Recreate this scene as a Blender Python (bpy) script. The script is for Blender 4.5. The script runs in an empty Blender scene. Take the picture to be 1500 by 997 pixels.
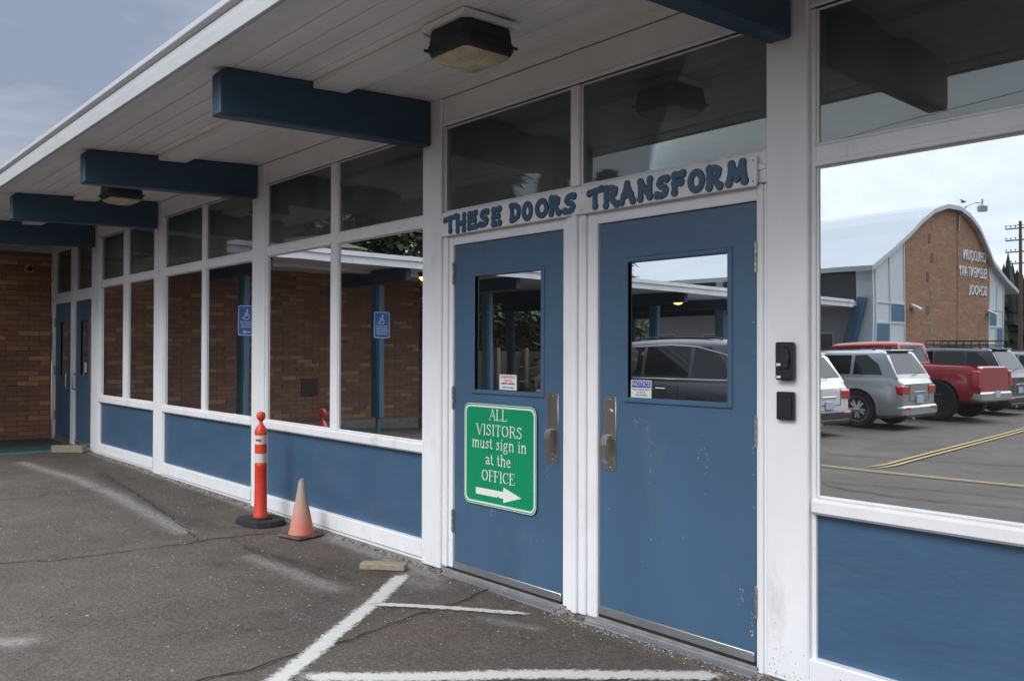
import bpy, bmesh, math, random
from mathutils import Vector, Matrix, noise
random.seed(7)
SC = bpy.context.scene
COL = SC.collection
rad = math.radians

# ------------------------------------------------------------------ camera
cam_d = bpy.data.cameras.new("camera")
cam = bpy.data.objects.new("camera", cam_d)
COL.objects.link(cam)
SC.camera = cam
_F = Vector((-0.7601, 0.6497, 0.0112)).normalized()
_R = Vector((0.6498, 0.7601, 0.0024))
_R = (_R - _F * _R.dot(_F)).normalized()
_U = _R.cross(_F)
m = Matrix((( _R.x, _U.x, -_F.x, 1.5317), (_R.y, _U.y, -_F.y, -3.3414), (_R.z, _U.z, -_F.z, 1.3723), (0, 0, 0, 1)))
cam.matrix_world = m
cam_d.sensor_width = 36.0
cam_d.lens = 1294.186 / 1500 * 36
cam_d.clip_start = 0.05
cam_d.clip_end = 2000

# ------------------------------------------------------------------ sky, sun, exposure
SUN_EL, SUN_AZ = rad(42), rad(168)          # azimuth measured clockwise from +y
W = bpy.data.worlds.new("World")
SC.world = W
W.use_nodes = True
nt = W.node_tree
nt.nodes.clear()
def N(t, typ, **kw):
    n = t.nodes.new(typ)
    for k, v in kw.items():
        setattr(n, k, v)
    return n
sky = N(nt, 'ShaderNodeTexSky', sky_type='NISHITA')
sky.sun_disc = False
sky.sun_elevation = SUN_EL
sky.sun_rotation = SUN_AZ
bg = N(nt, 'ShaderNodeBackground'); bg.inputs['Strength'].default_value = 0.1
out = N(nt, 'ShaderNodeOutputWorld')
tc = N(nt, 'ShaderNodeTexCoord')
sep = N(nt, 'ShaderNodeSeparateXYZ')
nt.links.new(tc.outputs['Generated'], sep.inputs[0])
# project the direction on a flat cloud layer so that clouds stretch near the horizon
mz = N(nt, 'ShaderNodeMath', operation='MAXIMUM'); mz.inputs[1].default_value = 0.0
nt.links.new(sep.outputs['Z'], mz.inputs[0])
az = N(nt, 'ShaderNodeMath', operation='ADD'); az.inputs[1].default_value = 0.16
nt.links.new(mz.outputs[0], az.inputs[0])
comb = N(nt, 'ShaderNodeCombineXYZ')
for i, s in enumerate('XY'):
    d = N(nt, 'ShaderNodeMath', operation='DIVIDE')
    nt.links.new(sep.outputs[s], d.inputs[0]); nt.links.new(az.outputs[0], d.inputs[1])
    nt.links.new(d.outputs[0], comb.inputs[i])
cn = N(nt, 'ShaderNodeTexNoise'); cn.inputs['Scale'].default_value = 0.9; cn.inputs['Detail'].default_value = 7
cn.inputs['Roughness'].default_value = 0.55; cn.inputs['Distortion'].default_value = 0.5
mpw = N(nt, 'ShaderNodeMapping'); mpw.inputs['Location'].default_value = (3.1, 1.4, 0)
nt.links.new(comb.outputs[0], mpw.inputs[0]); nt.links.new(mpw.outputs[0], cn.inputs['Vector'])
cr = N(nt, 'ShaderNodeValToRGB')
cr.color_ramp.elements[0].position = 0.40; cr.color_ramp.elements[0].color = (2.45, 2.9, 3.85, 1)
cr.color_ramp.elements[1].position = 0.60; cr.color_ramp.elements[1].color = (4.6, 4.85, 5.3, 1)
nt.links.new(cn.outputs['Fac'], cr.inputs[0])
# overcast skies are brighter overhead
zr = N(nt, 'ShaderNodeMapRange'); zr.inputs['From Min'].default_value = 0.38; zr.inputs['From Max'].default_value = 1.0
zr.inputs['To Min'].default_value = 1.0; zr.inputs['To Max'].default_value = 3.0
nt.links.new(sep.outputs['Z'], zr.inputs['Value'])
vs = N(nt, 'ShaderNodeVectorMath', operation='SCALE')
# and towards the veiled sun
dt = N(nt, 'ShaderNodeVectorMath', operation='DOT_PRODUCT')
dt.inputs[1].default_value = (math.sin(SUN_AZ) * math.cos(SUN_EL), math.cos(SUN_AZ) * math.cos(SUN_EL), math.sin(SUN_EL))
nt.links.new(tc.outputs['Generated'], dt.inputs[0])
dr = N(nt, 'ShaderNodeMapRange'); dr.interpolation_type = 'SMOOTHSTEP'
dr.inputs['From Min'].default_value = 0.0; dr.inputs['From Max'].default_value = 1.0
dr.inputs['To Min'].default_value = 0.9; dr.inputs['To Max'].default_value = 3.2
nt.links.new(dt.outputs['Value'], dr.inputs['Value'])
ml = N(nt, 'ShaderNodeMath', operation='MULTIPLY'); nt.links.new(zr.outputs[0], ml.inputs[0]); nt.links.new(dr.outputs[0], ml.inputs[1])
# the cloud is whiter in front of the sun
wf = N(nt, 'ShaderNodeMapRange'); wf.inputs['From Min'].default_value = -0.1; wf.inputs['From Max'].default_value = 0.7; wf.inputs['To Max'].default_value = 0.42
nt.links.new(dt.outputs['Value'], wf.inputs['Value'])
wm = N(nt, 'ShaderNodeMix', data_type='RGBA'); wm.inputs['B'].default_value = (3.45, 3.5, 3.5, 1)
nt.links.new(wf.outputs[0], wm.inputs['Factor']); nt.links.new(cr.outputs[0], wm.inputs['A'])
nt.links.new(wm.outputs['Result'], vs.inputs[0]); nt.links.new(ml.outputs[0], vs.inputs['Scale'])
mx = N(nt, 'ShaderNodeMix', data_type='RGBA'); mx.inputs['Factor'].default_value = 0.88
nt.links.new(sky.outputs[0], mx.inputs['A']); nt.links.new(vs.outputs[0], mx.inputs['B'])
nt.links.new(mx.outputs['Result'], bg.inputs['Color'])
nt.links.new(bg.outputs[0], out.inputs[0])

sl = bpy.data.lights.new("sun", 'SUN'); sl.energy = 1.3; sl.angle = rad(28); sl.color = (1, 0.96, 0.9)
so = bpy.data.objects.new("sun", sl); COL.objects.link(so)
sd = Vector((math.sin(SUN_AZ) * math.cos(SUN_EL), math.cos(SUN_AZ) * math.cos(SUN_EL), math.sin(SUN_EL)))
so.rotation_euler = sd.to_track_quat('Z', 'Y').to_euler()
so.location = (0, -10, 20)
SC.view_settings.view_transform = 'Standard'
SC.view_settings.look = 'None'
SC.view_settings.exposure = 0.45
SC.view_settings.gamma = 1.0
SC.cycles.max_bounces = 8
SC.cycles.glossy_bounces = 4
SC.cycles.transparent_max_bounces = 12
SC.cycles.caustics_reflective = False
SC.cycles.caustics_refractive = False

# ------------------------------------------------------------------ materials
MATS = {}
def mat(name, col, rough=0.6, metal=0.0, bump=0.0, bscale=40.0, var=0.0, vscale=3.0, stretch=(1, 1, 1), spec=0.5, emit=None, coat=0.0,
        grime=None, gscale=2.0, gpos=(0.55, 0.75)):
    if name in MATS: return MATS[name]
    M = bpy.data.materials.new(name); M.use_nodes = True
    t = M.node_tree; b = t.nodes['Principled BSDF']
    b.inputs['Base Color'].default_value = (*col, 1)
    b.inputs['Roughness'].default_value = rough
    b.inputs['Metallic'].default_value = metal
    b.inputs['Specular IOR Level'].default_value = spec
    b.inputs['Coat Weight'].default_value = coat
    if emit:
        b.inputs['Emission Color'].default_value = (*emit[:3], 1); b.inputs['Emission Strength'].default_value = emit[3]
    g = N(t, 'ShaderNodeNewGeometry')
    mp = N(t, 'ShaderNodeMapping'); mp.inputs['Scale'].default_value = stretch
    t.links.new(g.outputs['Position'], mp.inputs[0])
    last = None
    if var > 0:
        n = N(t, 'ShaderNodeTexNoise'); n.inputs['Scale'].default_value = vscale; n.inputs['Detail'].default_value = 6
        t.links.new(mp.outputs[0], n.inputs['Vector'])
        mr = N(t, 'ShaderNodeMapRange'); mr.inputs['From Min'].default_value = 0.3; mr.inputs['From Max'].default_value = 0.7
        mr.inputs['To Min'].default_value = 1 - var; mr.inputs['To Max'].default_value = 1 + var
        t.links.new(n.outputs['Fac'], mr.inputs['Value'])
        v = N(t, 'ShaderNodeVectorMath', operation='SCALE'); v.inputs[0].default_value = col
        t.links.new(mr.outputs[0], v.inputs['Scale'])
        last = v.outputs[0]
    if grime:
        n = N(t, 'ShaderNodeTexNoise'); n.inputs['Scale'].default_value = gscale; n.inputs['Detail'].default_value = 9
        n.inputs['Roughness'].default_value = 0.65
        t.links.new(mp.outputs[0], n.inputs['Vector'])
        r = N(t, 'ShaderNodeMapRange'); r.inputs['From Min'].default_value = gpos[0]; r.inputs['From Max'].default_value = gpos[1]
        r.inputs['To Max'].default_value = grime[3]
        t.links.new(n.outputs['Fac'], r.inputs['Value'])
        x = N(t, 'ShaderNodeMix', data_type='RGBA')
        if last: t.links.new(last, x.inputs['A'])
        else: x.inputs['A'].default_value = (*col, 1)
        x.inputs['B'].default_value = (*grime[:3], 1)
        t.links.new(r.outputs[0], x.inputs['Factor'])
        last = x.outputs['Result']
    if last: t.links.new(last, b.inputs['Base Color'])
    if bump > 0:
        n = N(t, 'ShaderNodeTexNoise'); n.inputs['Scale'].default_value = bscale; n.inputs['Detail'].default_value = 5
        n.inputs['Distortion'].default_value = 0.6
        t.links.new(mp.outputs[0], n.inputs['Vector'])
        bp = N(t, 'ShaderNodeBump'); bp.inputs['Strength'].default_value = bump; bp.inputs['Distance'].default_value = 0.01
        t.links.new(n.outputs['Fac'], bp.inputs['Height']); t.links.new(bp.outputs[0], b.inputs['Normal'])
    MATS[name] = M
    return M

WHITE = mat('white_paint', (0.74, 0.742, 0.76), 0.5, bump=0.22, bscale=9, var=0.05, vscale=2.5, stretch=(2, 2, 0.9), grime=(0.36, 0.33, 0.29, 0.6), gscale=2.2, gpos=(0.59, 0.8))
EAVE = mat('eave_metal', (0.46, 0.47, 0.49), 0.45, bump=.1, bscale=8, var=.06, vscale=3, grime=(.25, .24, .23, .5), gscale=3, stretch=(.5, 1, 1))
SOFFIT = mat('soffit_paint', (0.80, 0.785, 0.77), 0.6, bump=0.25, bscale=14, var=0.07, vscale=1.2, stretch=(0.6, 4, 4), grime=(0.3, 0.28, 0.26, 0.5), gscale=3, gpos=(0.62, 0.8))
DOORB = mat('door_blue', (0.052, 0.108, 0.182), 0.42, bump=0.08, bscale=60, var=0.09, vscale=1.4, stretch=(1.6, 1, .7), grime=(0.11, 0.15, 0.19, 0.55), gscale=2.6, gpos=(0.56, 0.82))
PANELB = mat('panel_blue', (0.045, 0.098, 0.172), 0.42, bump=0.20, bscale=12, var=0.10, vscale=2, stretch=(1.2, 1, 2.8), grime=(0.085, 0.13, 0.18, 0.6), gscale=1.6, gpos=(0.52, 0.8))
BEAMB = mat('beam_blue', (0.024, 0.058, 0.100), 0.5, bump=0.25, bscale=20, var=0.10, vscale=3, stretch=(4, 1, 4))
POSTB = mat('canopy_blue', (0.06, 0.16, 0.24), 0.45, var=0.05)
ALU = mat('aluminium', (0.42, 0.43, 0.45), 0.35, metal=0.8, bump=0.1, bscale=60, var=0.1, vscale=6)
STEEL = mat('brushed_steel', (0.55, 0.51, 0.47), 0.3, metal=1.0, var=0.12, vscale=8, bump=0.1, bscale=90, stretch=(1, 1, 0.1))
HINGE = mat('hinge_steel', (0.30, 0.28, 0.25), 0.45, metal=0.8, var=0.25, vscale=60, grime=(0.6, 0.6, 0.6, 0.8), gscale=50, gpos=(0.5, 0.65))
DARK = mat('dark_gap', (0.012, 0.012, 0.012), 0.9)
CONC = mat('concrete', (0.24, 0.225, 0.20), 0.9, bump=0.6, bscale=30, var=0.2, vscale=12)
WOOD = mat('weathered_wood', (0.27, 0.235, 0.17), 0.85, bump=0.5, bscale=20, var=0.2, vscale=8, stretch=(1, 6, 6))
BLACKP = mat('black_plastic', (0.012, 0.013, 0.016), 0.35, var=0.1)
BRONZE = mat('dark_bronze_housing', (0.014, 0.015, 0.022), 0.5, var=0.1)
LENS = mat('prismatic_lens', (0.60, 0.50, 0.32), 0.25, bump=0.8, bscale=60, var=0.25, vscale=14)
RUBBER = mat('black_rubber', (0.02, 0.02, 0.021), 0.75, bump=0.3, bscale=50, var=0.2)
ORANGE = mat('orange_plastic', (0.62, 0.045, 0.018), 0.45, var=0.08, vscale=6, grime=(0.2, 0.08, 0.05, 0.5), gscale=9, gpos=(0.6, 0.8))
REFLW = mat('reflective_white', (0.62, 0.6, 0.56), 0.4, grime=(0.3, 0.25, 0.2, 0.5), gscale=14)
MATG = mat('entrance_mat', (0.04, 0.062, 0.062), 0.95, bump=0.5, bscale=120, var=0.25, vscale=5)
MATE = mat('mat_edge', (0.05, 0.22, 0.19), 0.8)
GREEN = mat('sign_green', (0.0, 0.26, 0.115), 0.35, var=0.05)
SIGNW = mat('sign_white', (0.70, 0.74, 0.68), 0.4)
LETB = mat('letter_blue', (0.032, 0.085, 0.16), 0.4, bump=0.2, bscale=40)
LETE = mat('letter_edge', (0.010, 0.022, 0.045), 0.5)
STW = mat('sticker_white', (0.66, 0.66, 0.66), 0.4)
STR = mat('sticker_red', (0.45, 0.015, 0.02), 0.4)
STB = mat('sticker_blue', (0.03, 0.06, 0.35), 0.4)
STK = mat('sticker_ink', (0.08, 0.08, 0.10), 0.5)
HCB = mat('parking_sign_blue', (0.02, 0.13, 0.45), 0.4)
INTW = mat('interior_wall', (0.50, 0.44, 0.36), 0.8, var=0.1)
INTF = mat('interior_floor', (0.10, 0.09, 0.08), 0.5)
GYMW = mat('gym_white', (0.62, 0.64, 0.65), 0.6, var=0.04)
GYMR = mat('gym_roof', (0.50, 0.52, 0.53), 0.45, var=0.04, vscale=0.3)
GYMB = mat('gym_blue', (0.06, 0.16, 0.26), 0.5)
DGLASS = mat('dark_glass', (0.012, 0.014, 0.016), 0.05, spec=0.9)
CHROME = mat('chrome', (0.7, 0.7, 0.7), 0.12, metal=1.0)
TRIMK = mat('car_black_trim', (0.02, 0.02, 0.022), 0.5)
TYRE = mat('tyre', (0.017, 0.017, 0.018), 0.8)
RIM = mat('alloy_rim', (0.6, 0.6, 0.6), 0.35, metal=0.25)
TAIL = mat('tail_light', (0.5, 0.01, 0.012), 0.15, coat=0.5)
PLATE = mat('licence_plate', (0.45, 0.5, 0.6), 0.5)
BARK = mat('bark', (0.09, 0.06, 0.04), 0.9, bump=0.5)
POLEW = mat('pole_wood', (0.16, 0.10, 0.06), 0.9)
SKIRT = mat('rock_dirt', (0.13, 0.11, 0.095), 0.95, var=0.4, vscale=30, bump=0.8)

def foliage():
    M = bpy.data.materials.new('conifer_foliage'); M.use_nodes = True
    t = M.node_tree; b = t.nodes['Principled BSDF']; b.inputs['Roughness'].default_value = 0.7
    g = N(t, 'ShaderNodeNewGeometry')
    cr = N(t, 'ShaderNodeValToRGB')
    cr.color_ramp.elements[0].color = (0.028, 0.045, 0.018, 1); cr.color_ramp.elements[1].color = (0.115, 0.145, 0.05, 1)
    t.links.new(g.outputs['Random Per Island'], cr.inputs[0]); t.links.new(cr.outputs[0], b.inputs['Base Color'])
    return M
FOL = foliage()

def brick_mat(name, cols):
    """Bricks built one by one: tone per brick."""
    M = bpy.data.materials.new(name); M.use_nodes = True
    t = M.node_tree; b = t.nodes['Principled BSDF']; b.inputs['Roughness'].default_value = 0.85
    g = N(t, 'ShaderNodeNewGeometry'); oi = N(t, 'ShaderNodeObjectInfo')
    ad = N(t, 'ShaderNodeMath', operation='ADD'); fr = N(t, 'ShaderNodeMath', operation='FRACT')
    t.links.new(g.outputs['Random Per Island'], ad.inputs[0]); t.links.new(oi.outputs['Random'], ad.inputs[1]); t.links.new(ad.outputs[0], fr.inputs[0])
    cr = N(t, 'ShaderNodeValToRGB'); cr.color_ramp.interpolation = 'LINEAR'
    els = cr.color_ramp.elements
    while len(els) < len(cols): els.new(0.5)
    for e, (p, c) in zip(els, cols): e.position = p; e.color = (*c, 1)
    t.links.new(fr.outputs[0], cr.inputs[0])
    n = N(t, 'ShaderNodeTexNoise'); n.inputs['Scale'].default_value = 25; n.inputs['Detail'].default_value = 5
    t.links.new(g.outputs['Position'], n.inputs['Vector'])
    mr = N(t, 'ShaderNodeMapRange'); mr.inputs['To Min'].default_value = 0.7; mr.inputs['To Max'].default_value = 1.3
    t.links.new(n.outputs['Fac'], mr.inputs['Value'])
    v = N(t, 'ShaderNodeVectorMath', operation='SCALE'); t.links.new(cr.outputs[0], v.inputs[0]); t.links.new(mr.outputs[0], v.inputs['Scale'])
    t.links.new(v.outputs[0], b.inputs['Base Color'])
    bp = N(t, 'ShaderNodeBump'); bp.inputs['Strength'].default_value = 0.4; bp.inputs['Distance'].default_value = 0.005
    t.links.new(n.outputs['Fac'], bp.inputs['Height']); t.links.new(bp.outputs[0], b.inputs['Normal'])
    return M
BRICK = brick_mat('wall_brick', [(0.0, (0.23, 0.108, 0.074)), (0.45, (0.29, 0.132, 0.084)), (0.86, (0.33, 0.158, 0.092)), (0.93, (0.42, 0.235, 0.115)), (1.0, (0.45, 0.265, 0.13))])
MORTAR = mat('mortar', (0.16, 0.11, 0.085), 0.95, bump=0.3, bscale=60)

def far_brick():
    M = bpy.data.materials.new('gym_brick'); M.use_nodes = True
    t = M.node_tree; b = t.nodes['Principled BSDF']; b.inputs['Roughness'].default_value = 0.85
    g = N(t, 'ShaderNodeNewGeometry'); s = N(t, 'ShaderNodeSeparateXYZ'); c = N(t, 'ShaderNodeCombineXYZ')
    t.links.new(g.outputs['Position'], s.inputs[0]); t.links.new(s.outputs['Y'], c.inputs[0]); t.links.new(s.outputs['Z'], c.inputs[1])
    br = N(t, 'ShaderNodeTexBrick'); br.inputs['Scale'].default_value = 1.0
    br.inputs['Brick Width'].default_value = 0.4; br.inputs['Row Height'].default_value = 0.13; br.inputs['Mortar Size'].default_value = 0.012
    br.inputs['Color1'].default_value = (0.27, 0.135, 0.075, 1); br.inputs['Color2'].default_value = (0.36, 0.195, 0.105, 1)
    br.inputs['Mortar'].default_value = (0.2, 0.12, 0.08, 1)
    t.links.new(c.outputs[0], br.inputs['Vector'])
    n = N(t, 'ShaderNodeTexNoise'); n.inputs['Scale'].default_value = 0.9; n.inputs['Detail'].default_value = 8; n.inputs['Roughness'].default_value = .7
    mp = N(t, 'ShaderNodeMapping'); mp.inputs['Scale'].default_value = (1, 1, 3); t.links.new(g.outputs['Position'], mp.inputs[0]); t.links.new(mp.outputs[0], n.inputs['Vector'])
    n.inputs['Scale'].default_value = 1.6; mp.inputs['Scale'].default_value = (1, .6, 4)
    r = N(t, 'ShaderNodeMapRange'); r.inputs['From Min'].default_value = 0.5; r.inputs['From Max'].default_value = 0.8; t.links.new(n.outputs['Fac'], r.inputs['Value'])
    x = N(t, 'ShaderNodeMix', data_type='RGBA'); x.inputs['B'].default_value = (0.48, 0.29, 0.14, 1)
    t.links.new(r.outputs[0], x.inputs['Factor']); t.links.new(br.outputs['Color'], x.inputs['A']); t.links.new(x.outputs['Result'], b.inputs['Base Color'])
    return M
GBRICK = far_brick()

def glass(name, refl, tint, wob=0.06, wscale=1.2, dust_haze=.03):
    """Coated window glass: a share is mirrored (more at grazing angles), the rest goes through tinted."""
    M = bpy.data.materials.new(name); M.use_nodes = True
    t = M.node_tree; t.nodes.clear()
    o = N(t, 'ShaderNodeOutputMaterial'); gl = N(t, 'ShaderNodeBsdfGlossy'); gl.inputs['Roughness'].default_value = 0.0
    gl.inputs['Color'].default_value = (0.93, 0.98, 1.0, 1)
    tr = N(t, 'ShaderNodeBsdfTransparent'); tr.inputs['Color'].default_value = (*tint, 1)
    f = N(t, 'ShaderNodeFresnel'); f.inputs['IOR'].default_value = 1.5
    ge = N(t, 'ShaderNodeNewGeometry')
    nn = N(t, 'ShaderNodeTexNoise'); nn.inputs['Scale'].default_value = wscale; nn.inputs['Detail'].default_value = 1
    t.links.new(ge.outputs['Position'], nn.inputs['Vector'])
    bp = N(t, 'ShaderNodeBump'); bp.inputs['Strength'].default_value = wob; bp.inputs['Distance'].default_value = 0.02
    t.links.new(nn.outputs['Fac'], bp.inputs['Height']); t.links.new(bp.outputs[0], gl.inputs['Normal'])
    a = N(t, 'ShaderNodeMath', operation='ADD'); a.inputs[1].default_value = refl; a.use_clamp = True
    t.links.new(f.outputs[0], a.inputs[0])
    # dusty film, thickened on upper panes as painted haze to lift their dark
    d = N(t, 'ShaderNodeBsdfDiffuse'); d.inputs['Color'].default_value = (0.5, 0.5, 0.5, 1)
    n2 = N(t, 'ShaderNodeTexNoise'); n2.inputs['Scale'].default_value = 2.0; n2.inputs['Detail'].default_value = 8
    t.links.new(ge.outputs['Position'], n2.inputs['Vector'])
    mr = N(t, 'ShaderNodeMapRange'); mr.inputs['From Min'].default_value = 0.35; mr.inputs['From Max'].default_value = 0.8; mr.inputs['To Max'].default_value = dust_haze; mr.inputs['To Min'].default_value = dust_haze * .35
    t.links.new(n2.outputs['Fac'], mr.inputs['Value'])
    m1 = N(t, 'ShaderNodeMixShader'); m2 = N(t, 'ShaderNodeMixShader')
    t.links.new(a.outputs[0], m1.inputs[0]); t.links.new(tr.outputs[0], m1.inputs[1]); t.links.new(gl.outputs[0], m1.inputs[2])
    t.links.new(mr.outputs[0], m2.inputs[0]); t.links.new(m1.outputs[0], m2.inputs[1]); t.links.new(d.outputs[0], m2.inputs[2])
    t.links.new(m2.outputs[0], o.inputs[0])
    return M
GLASS_LOW = glass('coated_window_glass', 0.68, (0.25, 0.27, 0.28))
GLASS_UP = glass('plain_window_glass', 0.035, (0.72, 0.76, 0.72), dust_haze=.17)

def asphalt():
    M = bpy.data.materials.new('asphalt'); M.use_nodes = True
    t = M.node_tree; b = t.nodes['Principled BSDF']; b.inputs['Roughness'].default_value = 0.85
    b.inputs['Specular IOR Level'].default_value = 0.3
    g = N(t, 'ShaderNodeNewGeometry')
    def noise_(sc, det=6, ro=0.6):
        n = N(t, 'ShaderNodeTexNoise'); n.inputs['Scale'].default_value = sc; n.inputs['Detail'].default_value = det; n.inputs['Roughness'].default_value = ro
        t.links.new(g.outputs['Position'], n.inputs['Vector']); return n
    def mrange(src, a, b_, c, d):
        r = N(t, 'ShaderNodeMapRange'); r.inputs['From Min'].default_value = a; r.inputs['From Max'].default_value = b_
        r.inputs['To Min'].default_value = c; r.inputs['To Max'].default_value = d; t.links.new(src, r.inputs['Value']); return r.outputs[0]
    big = noise_(0.5); mid = noise_(3.5, 8, .7); fine = noise_(120, 6, .85)
    c = N(t, 'ShaderNodeMix', data_type='RGBA'); c.inputs['A'].default_value = (0.077, 0.063, 0.053, 1); c.inputs['B'].default_value = (0.120, 0.099, 0.084, 1)
    t.links.new(mrange(big.outputs['Fac'], .3, .7, 0, 1), c.inputs['Factor'])
    c2 = N(t, 'ShaderNodeMix', data_type='RGBA', blend_type='MULTIPLY'); c2.inputs['Factor'].default_value = 1
    t.links.new(c.outputs['Result'], c2.inputs['A'])
    s1a = mrange(mid.outputs['Fac'], .3, .7, .80, 1.2); s2 = mrange(fine.outputs['Fac'], .35, .65, .35, 1.75)
    crs = noise_(42, 5, .7); s3 = mrange(crs.outputs['Fac'], .3, .7, .62, 1.38)
    m0_ = N(t, 'ShaderNodeMath', operation='MULTIPLY'); t.links.new(s1a, m0_.inputs[0]); t.links.new(s3, m0_.inputs[1]); s1 = m0_.outputs[0]
    mu = N(t, 'ShaderNodeMath', operation='MULTIPLY'); t.links.new(s1, mu.inputs[0]); t.links.new(s2, mu.inputs[1])
    cc = N(t, 'ShaderNodeCombineColor')
    for i in range(3): t.links.new(mu.outputs[0], cc.inputs[i])
    t.links.new(cc.outputs[0], c2.inputs['B'])
    # pale stone chips
    vo = N(t, 'ShaderNodeTexVoronoi'); vo.inputs['Scale'].default_value = 75; t.links.new(g.outputs['Position'], vo.inputs['Vector'])
    sc = N(t, 'ShaderNodeSeparateColor'); t.links.new(vo.outputs['Color'], sc.inputs[0])
    k1 = N(t, 'ShaderNodeMath', operation='GREATER_THAN'); k1.inputs[1].default_value = 0.74; t.links.new(sc.outputs[0], k1.inputs[0])
    k2 = N(t, 'ShaderNodeMath', operation='LESS_THAN'); k2.inputs[1].default_value = 0.26; t.links.new(vo.outputs['Distance'], k2.inputs[0])
    k = N(t, 'ShaderNodeMath', operation='MULTIPLY'); t.links.new(k1.outputs[0], k.inputs[0]); t.links.new(k2.outputs[0], k.inputs[1])
    kk = N(t, 'ShaderNodeMath', operation='MULTIPLY'); t.links.new(k.outputs[0], kk.inputs[0]); kk.inputs[1].default_value = .55
    c3 = N(t, 'ShaderNodeMix', data_type='RGBA'); t.links.new(kk.outputs[0], c3.inputs['Factor']); t.links.new(c2.outputs['Result'], c3.inputs['A']); c3.inputs['B'].default_value = (0.27, 0.25, 0.23, 1)
    # wear drawn per vertex: pale chalky scuffs (R), oily dark stains (G), rusty (B)
    at = N(t, 'ShaderNodeAttribute'); at.attribute_name = 'wear'; sw = N(t, 'ShaderNodeSeparateColor'); t.links.new(at.outputs['Color'], sw.inputs[0])
    last = c3.outputs['Result']
    for i, (colr, amt) in enumerate((((0.30, 0.29, 0.28, 1), .95), ((0.022, 0.02, 0.019, 1), .8), ((0.15, 0.085, 0.055, 1), .7))):
        nz = noise_(26 if i == 0 else 12, 6, .75)
        th = mrange(nz.outputs['Fac'], .35, .62, 0.15, amt)
        mm = N(t, 'ShaderNodeMath', operation='MULTIPLY'); t.links.new(th, mm.inputs[0]); t.links.new(sw.outputs[i], mm.inputs[1])
        x = N(t, 'ShaderNodeMix', data_type='RGBA'); t.links.new(mm.outputs[0], x.inputs['Factor']); t.links.new(last, x.inputs['A']); x.inputs['B'].default_value = colr
        last = x.outputs['Result']
    t.links.new(last, b.inputs['Base Color'])
    bp = N(t, 'ShaderNodeBump'); bp.inputs['Strength'].default_value = 0.8; bp.inputs['Distance'].default_value = 0.008
    t.links.new(fine.outputs['Fac'], bp.inputs['Height']); t.links.new(bp.outputs[0], b.inputs['Normal'])
    return M
ASPH = asphalt()

def worn_paint(name, col, thr=0.38):
    M = bpy.data.materials.new(name); M.use_nodes = True
    t = M.node_tree; b = t.nodes['Principled BSDF']; b.inputs['Roughness'].default_value = 0.7
    b.inputs['Base Color'].default_value = (*col, 1)
    g = N(t, 'ShaderNodeNewGeometry'); n = N(t, 'ShaderNodeTexNoise'); n.inputs['Scale'].default_value = 30; n.inputs['Detail'].default_value = 10; n.inputs['Roughness'].default_value = .85
    t.links.new(g.outputs['Position'], n.inputs['Vector'])
    at = N(t, 'ShaderNodeAttribute'); at.attribute_name = 'edge'
    # edge: 1 in the middle of the stroke, 0 at its rim
    a = N(t, 'ShaderNodeMath', operation='MULTIPLY_ADD'); t.links.new(at.outputs['Fac'], a.inputs[0]); a.inputs[1].default_value = 0.43; t.links.new(n.outputs['Fac'], a.inputs[2])
    r = N(t, 'ShaderNodeMapRange'); r.inputs['From Min'].default_value = thr + .30; r.inputs['From Max'].default_value = thr + .46
    t.links.new(a.outputs[0], r.inputs['Value']); t.links.new(r.outputs[0], b.inputs['Alpha'])
    v = N(t, 'ShaderNodeMapRange'); v.inputs['To Min'].default_value = .75; v.inputs['To Max'].default_value = 1.15; t.links.new(n.outputs['Fac'], v.inputs['Value'])
    sc = N(t, 'ShaderNodeVectorMath', operation='SCALE'); sc.inputs[0].default_value = col; t.links.new(v.outputs[0], sc.inputs['Scale']); t.links.new(sc.outputs[0], b.inputs['Base Color'])
    return M
PAINTW = worn_paint('worn_white_paint', (0.52, 0.51, 0.48))
PAINTY = worn_paint('worn_yellow_paint', (0.50, 0.36, 0.12), 0.3)

def cone_mat():
    M = bpy.data.materials.new('faded_cone'); M.use_nodes = True
    t = M.node_tree; b = t.nodes['Principled BSDF']; b.inputs['Roughness'].default_value = 0.6
    tc_ = N(t, 'ShaderNodeTexCoord'); s = N(t, 'ShaderNodeSeparateXYZ'); t.links.new(tc_.outputs['Object'], s.inputs[0])
    n = N(t, 'ShaderNodeTexNoise'); n.inputs['Scale'].default_value = 9; n.inputs['Detail'].default_value = 6; t.links.new(tc_.outputs['Object'], n.inputs['Vector'])
    a = N(t, 'ShaderNodeMath', operation='MULTIPLY_ADD'); a.inputs[1].default_value = .35; t.links.new(n.outputs['Fac'], a.inputs[0]); t.links.new(s.outputs['Z'], a.inputs[2])
    x2 = N(t, 'ShaderNodeMath', operation='MULTIPLY_ADD'); x2.inputs[1].default_value = -1.2; t.links.new(s.outputs['X'], x2.inputs[0]); t.links.new(a.outputs[0], x2.inputs[2])
    cr = N(t, 'ShaderNodeValToRGB'); e = cr.color_ramp.elements
    e[0].position = .10; e[0].color = (.52, .11, .08, 1); e[1].position = .50; e[1].color = (.36, .30, .24, 1)
    q = e.new(.30); q.color = (.50, .24, .18, 1)
    t.links.new(x2.outputs[0], cr.inputs[0]); t.links.new(cr.outputs[0], b.inputs['Base Color'])
    return M
CONEM = cone_mat()

def car_paint(name, col, metal=0.4):
    return mat(name, col, 0.32, metal=metal, coat=0.8)

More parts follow.
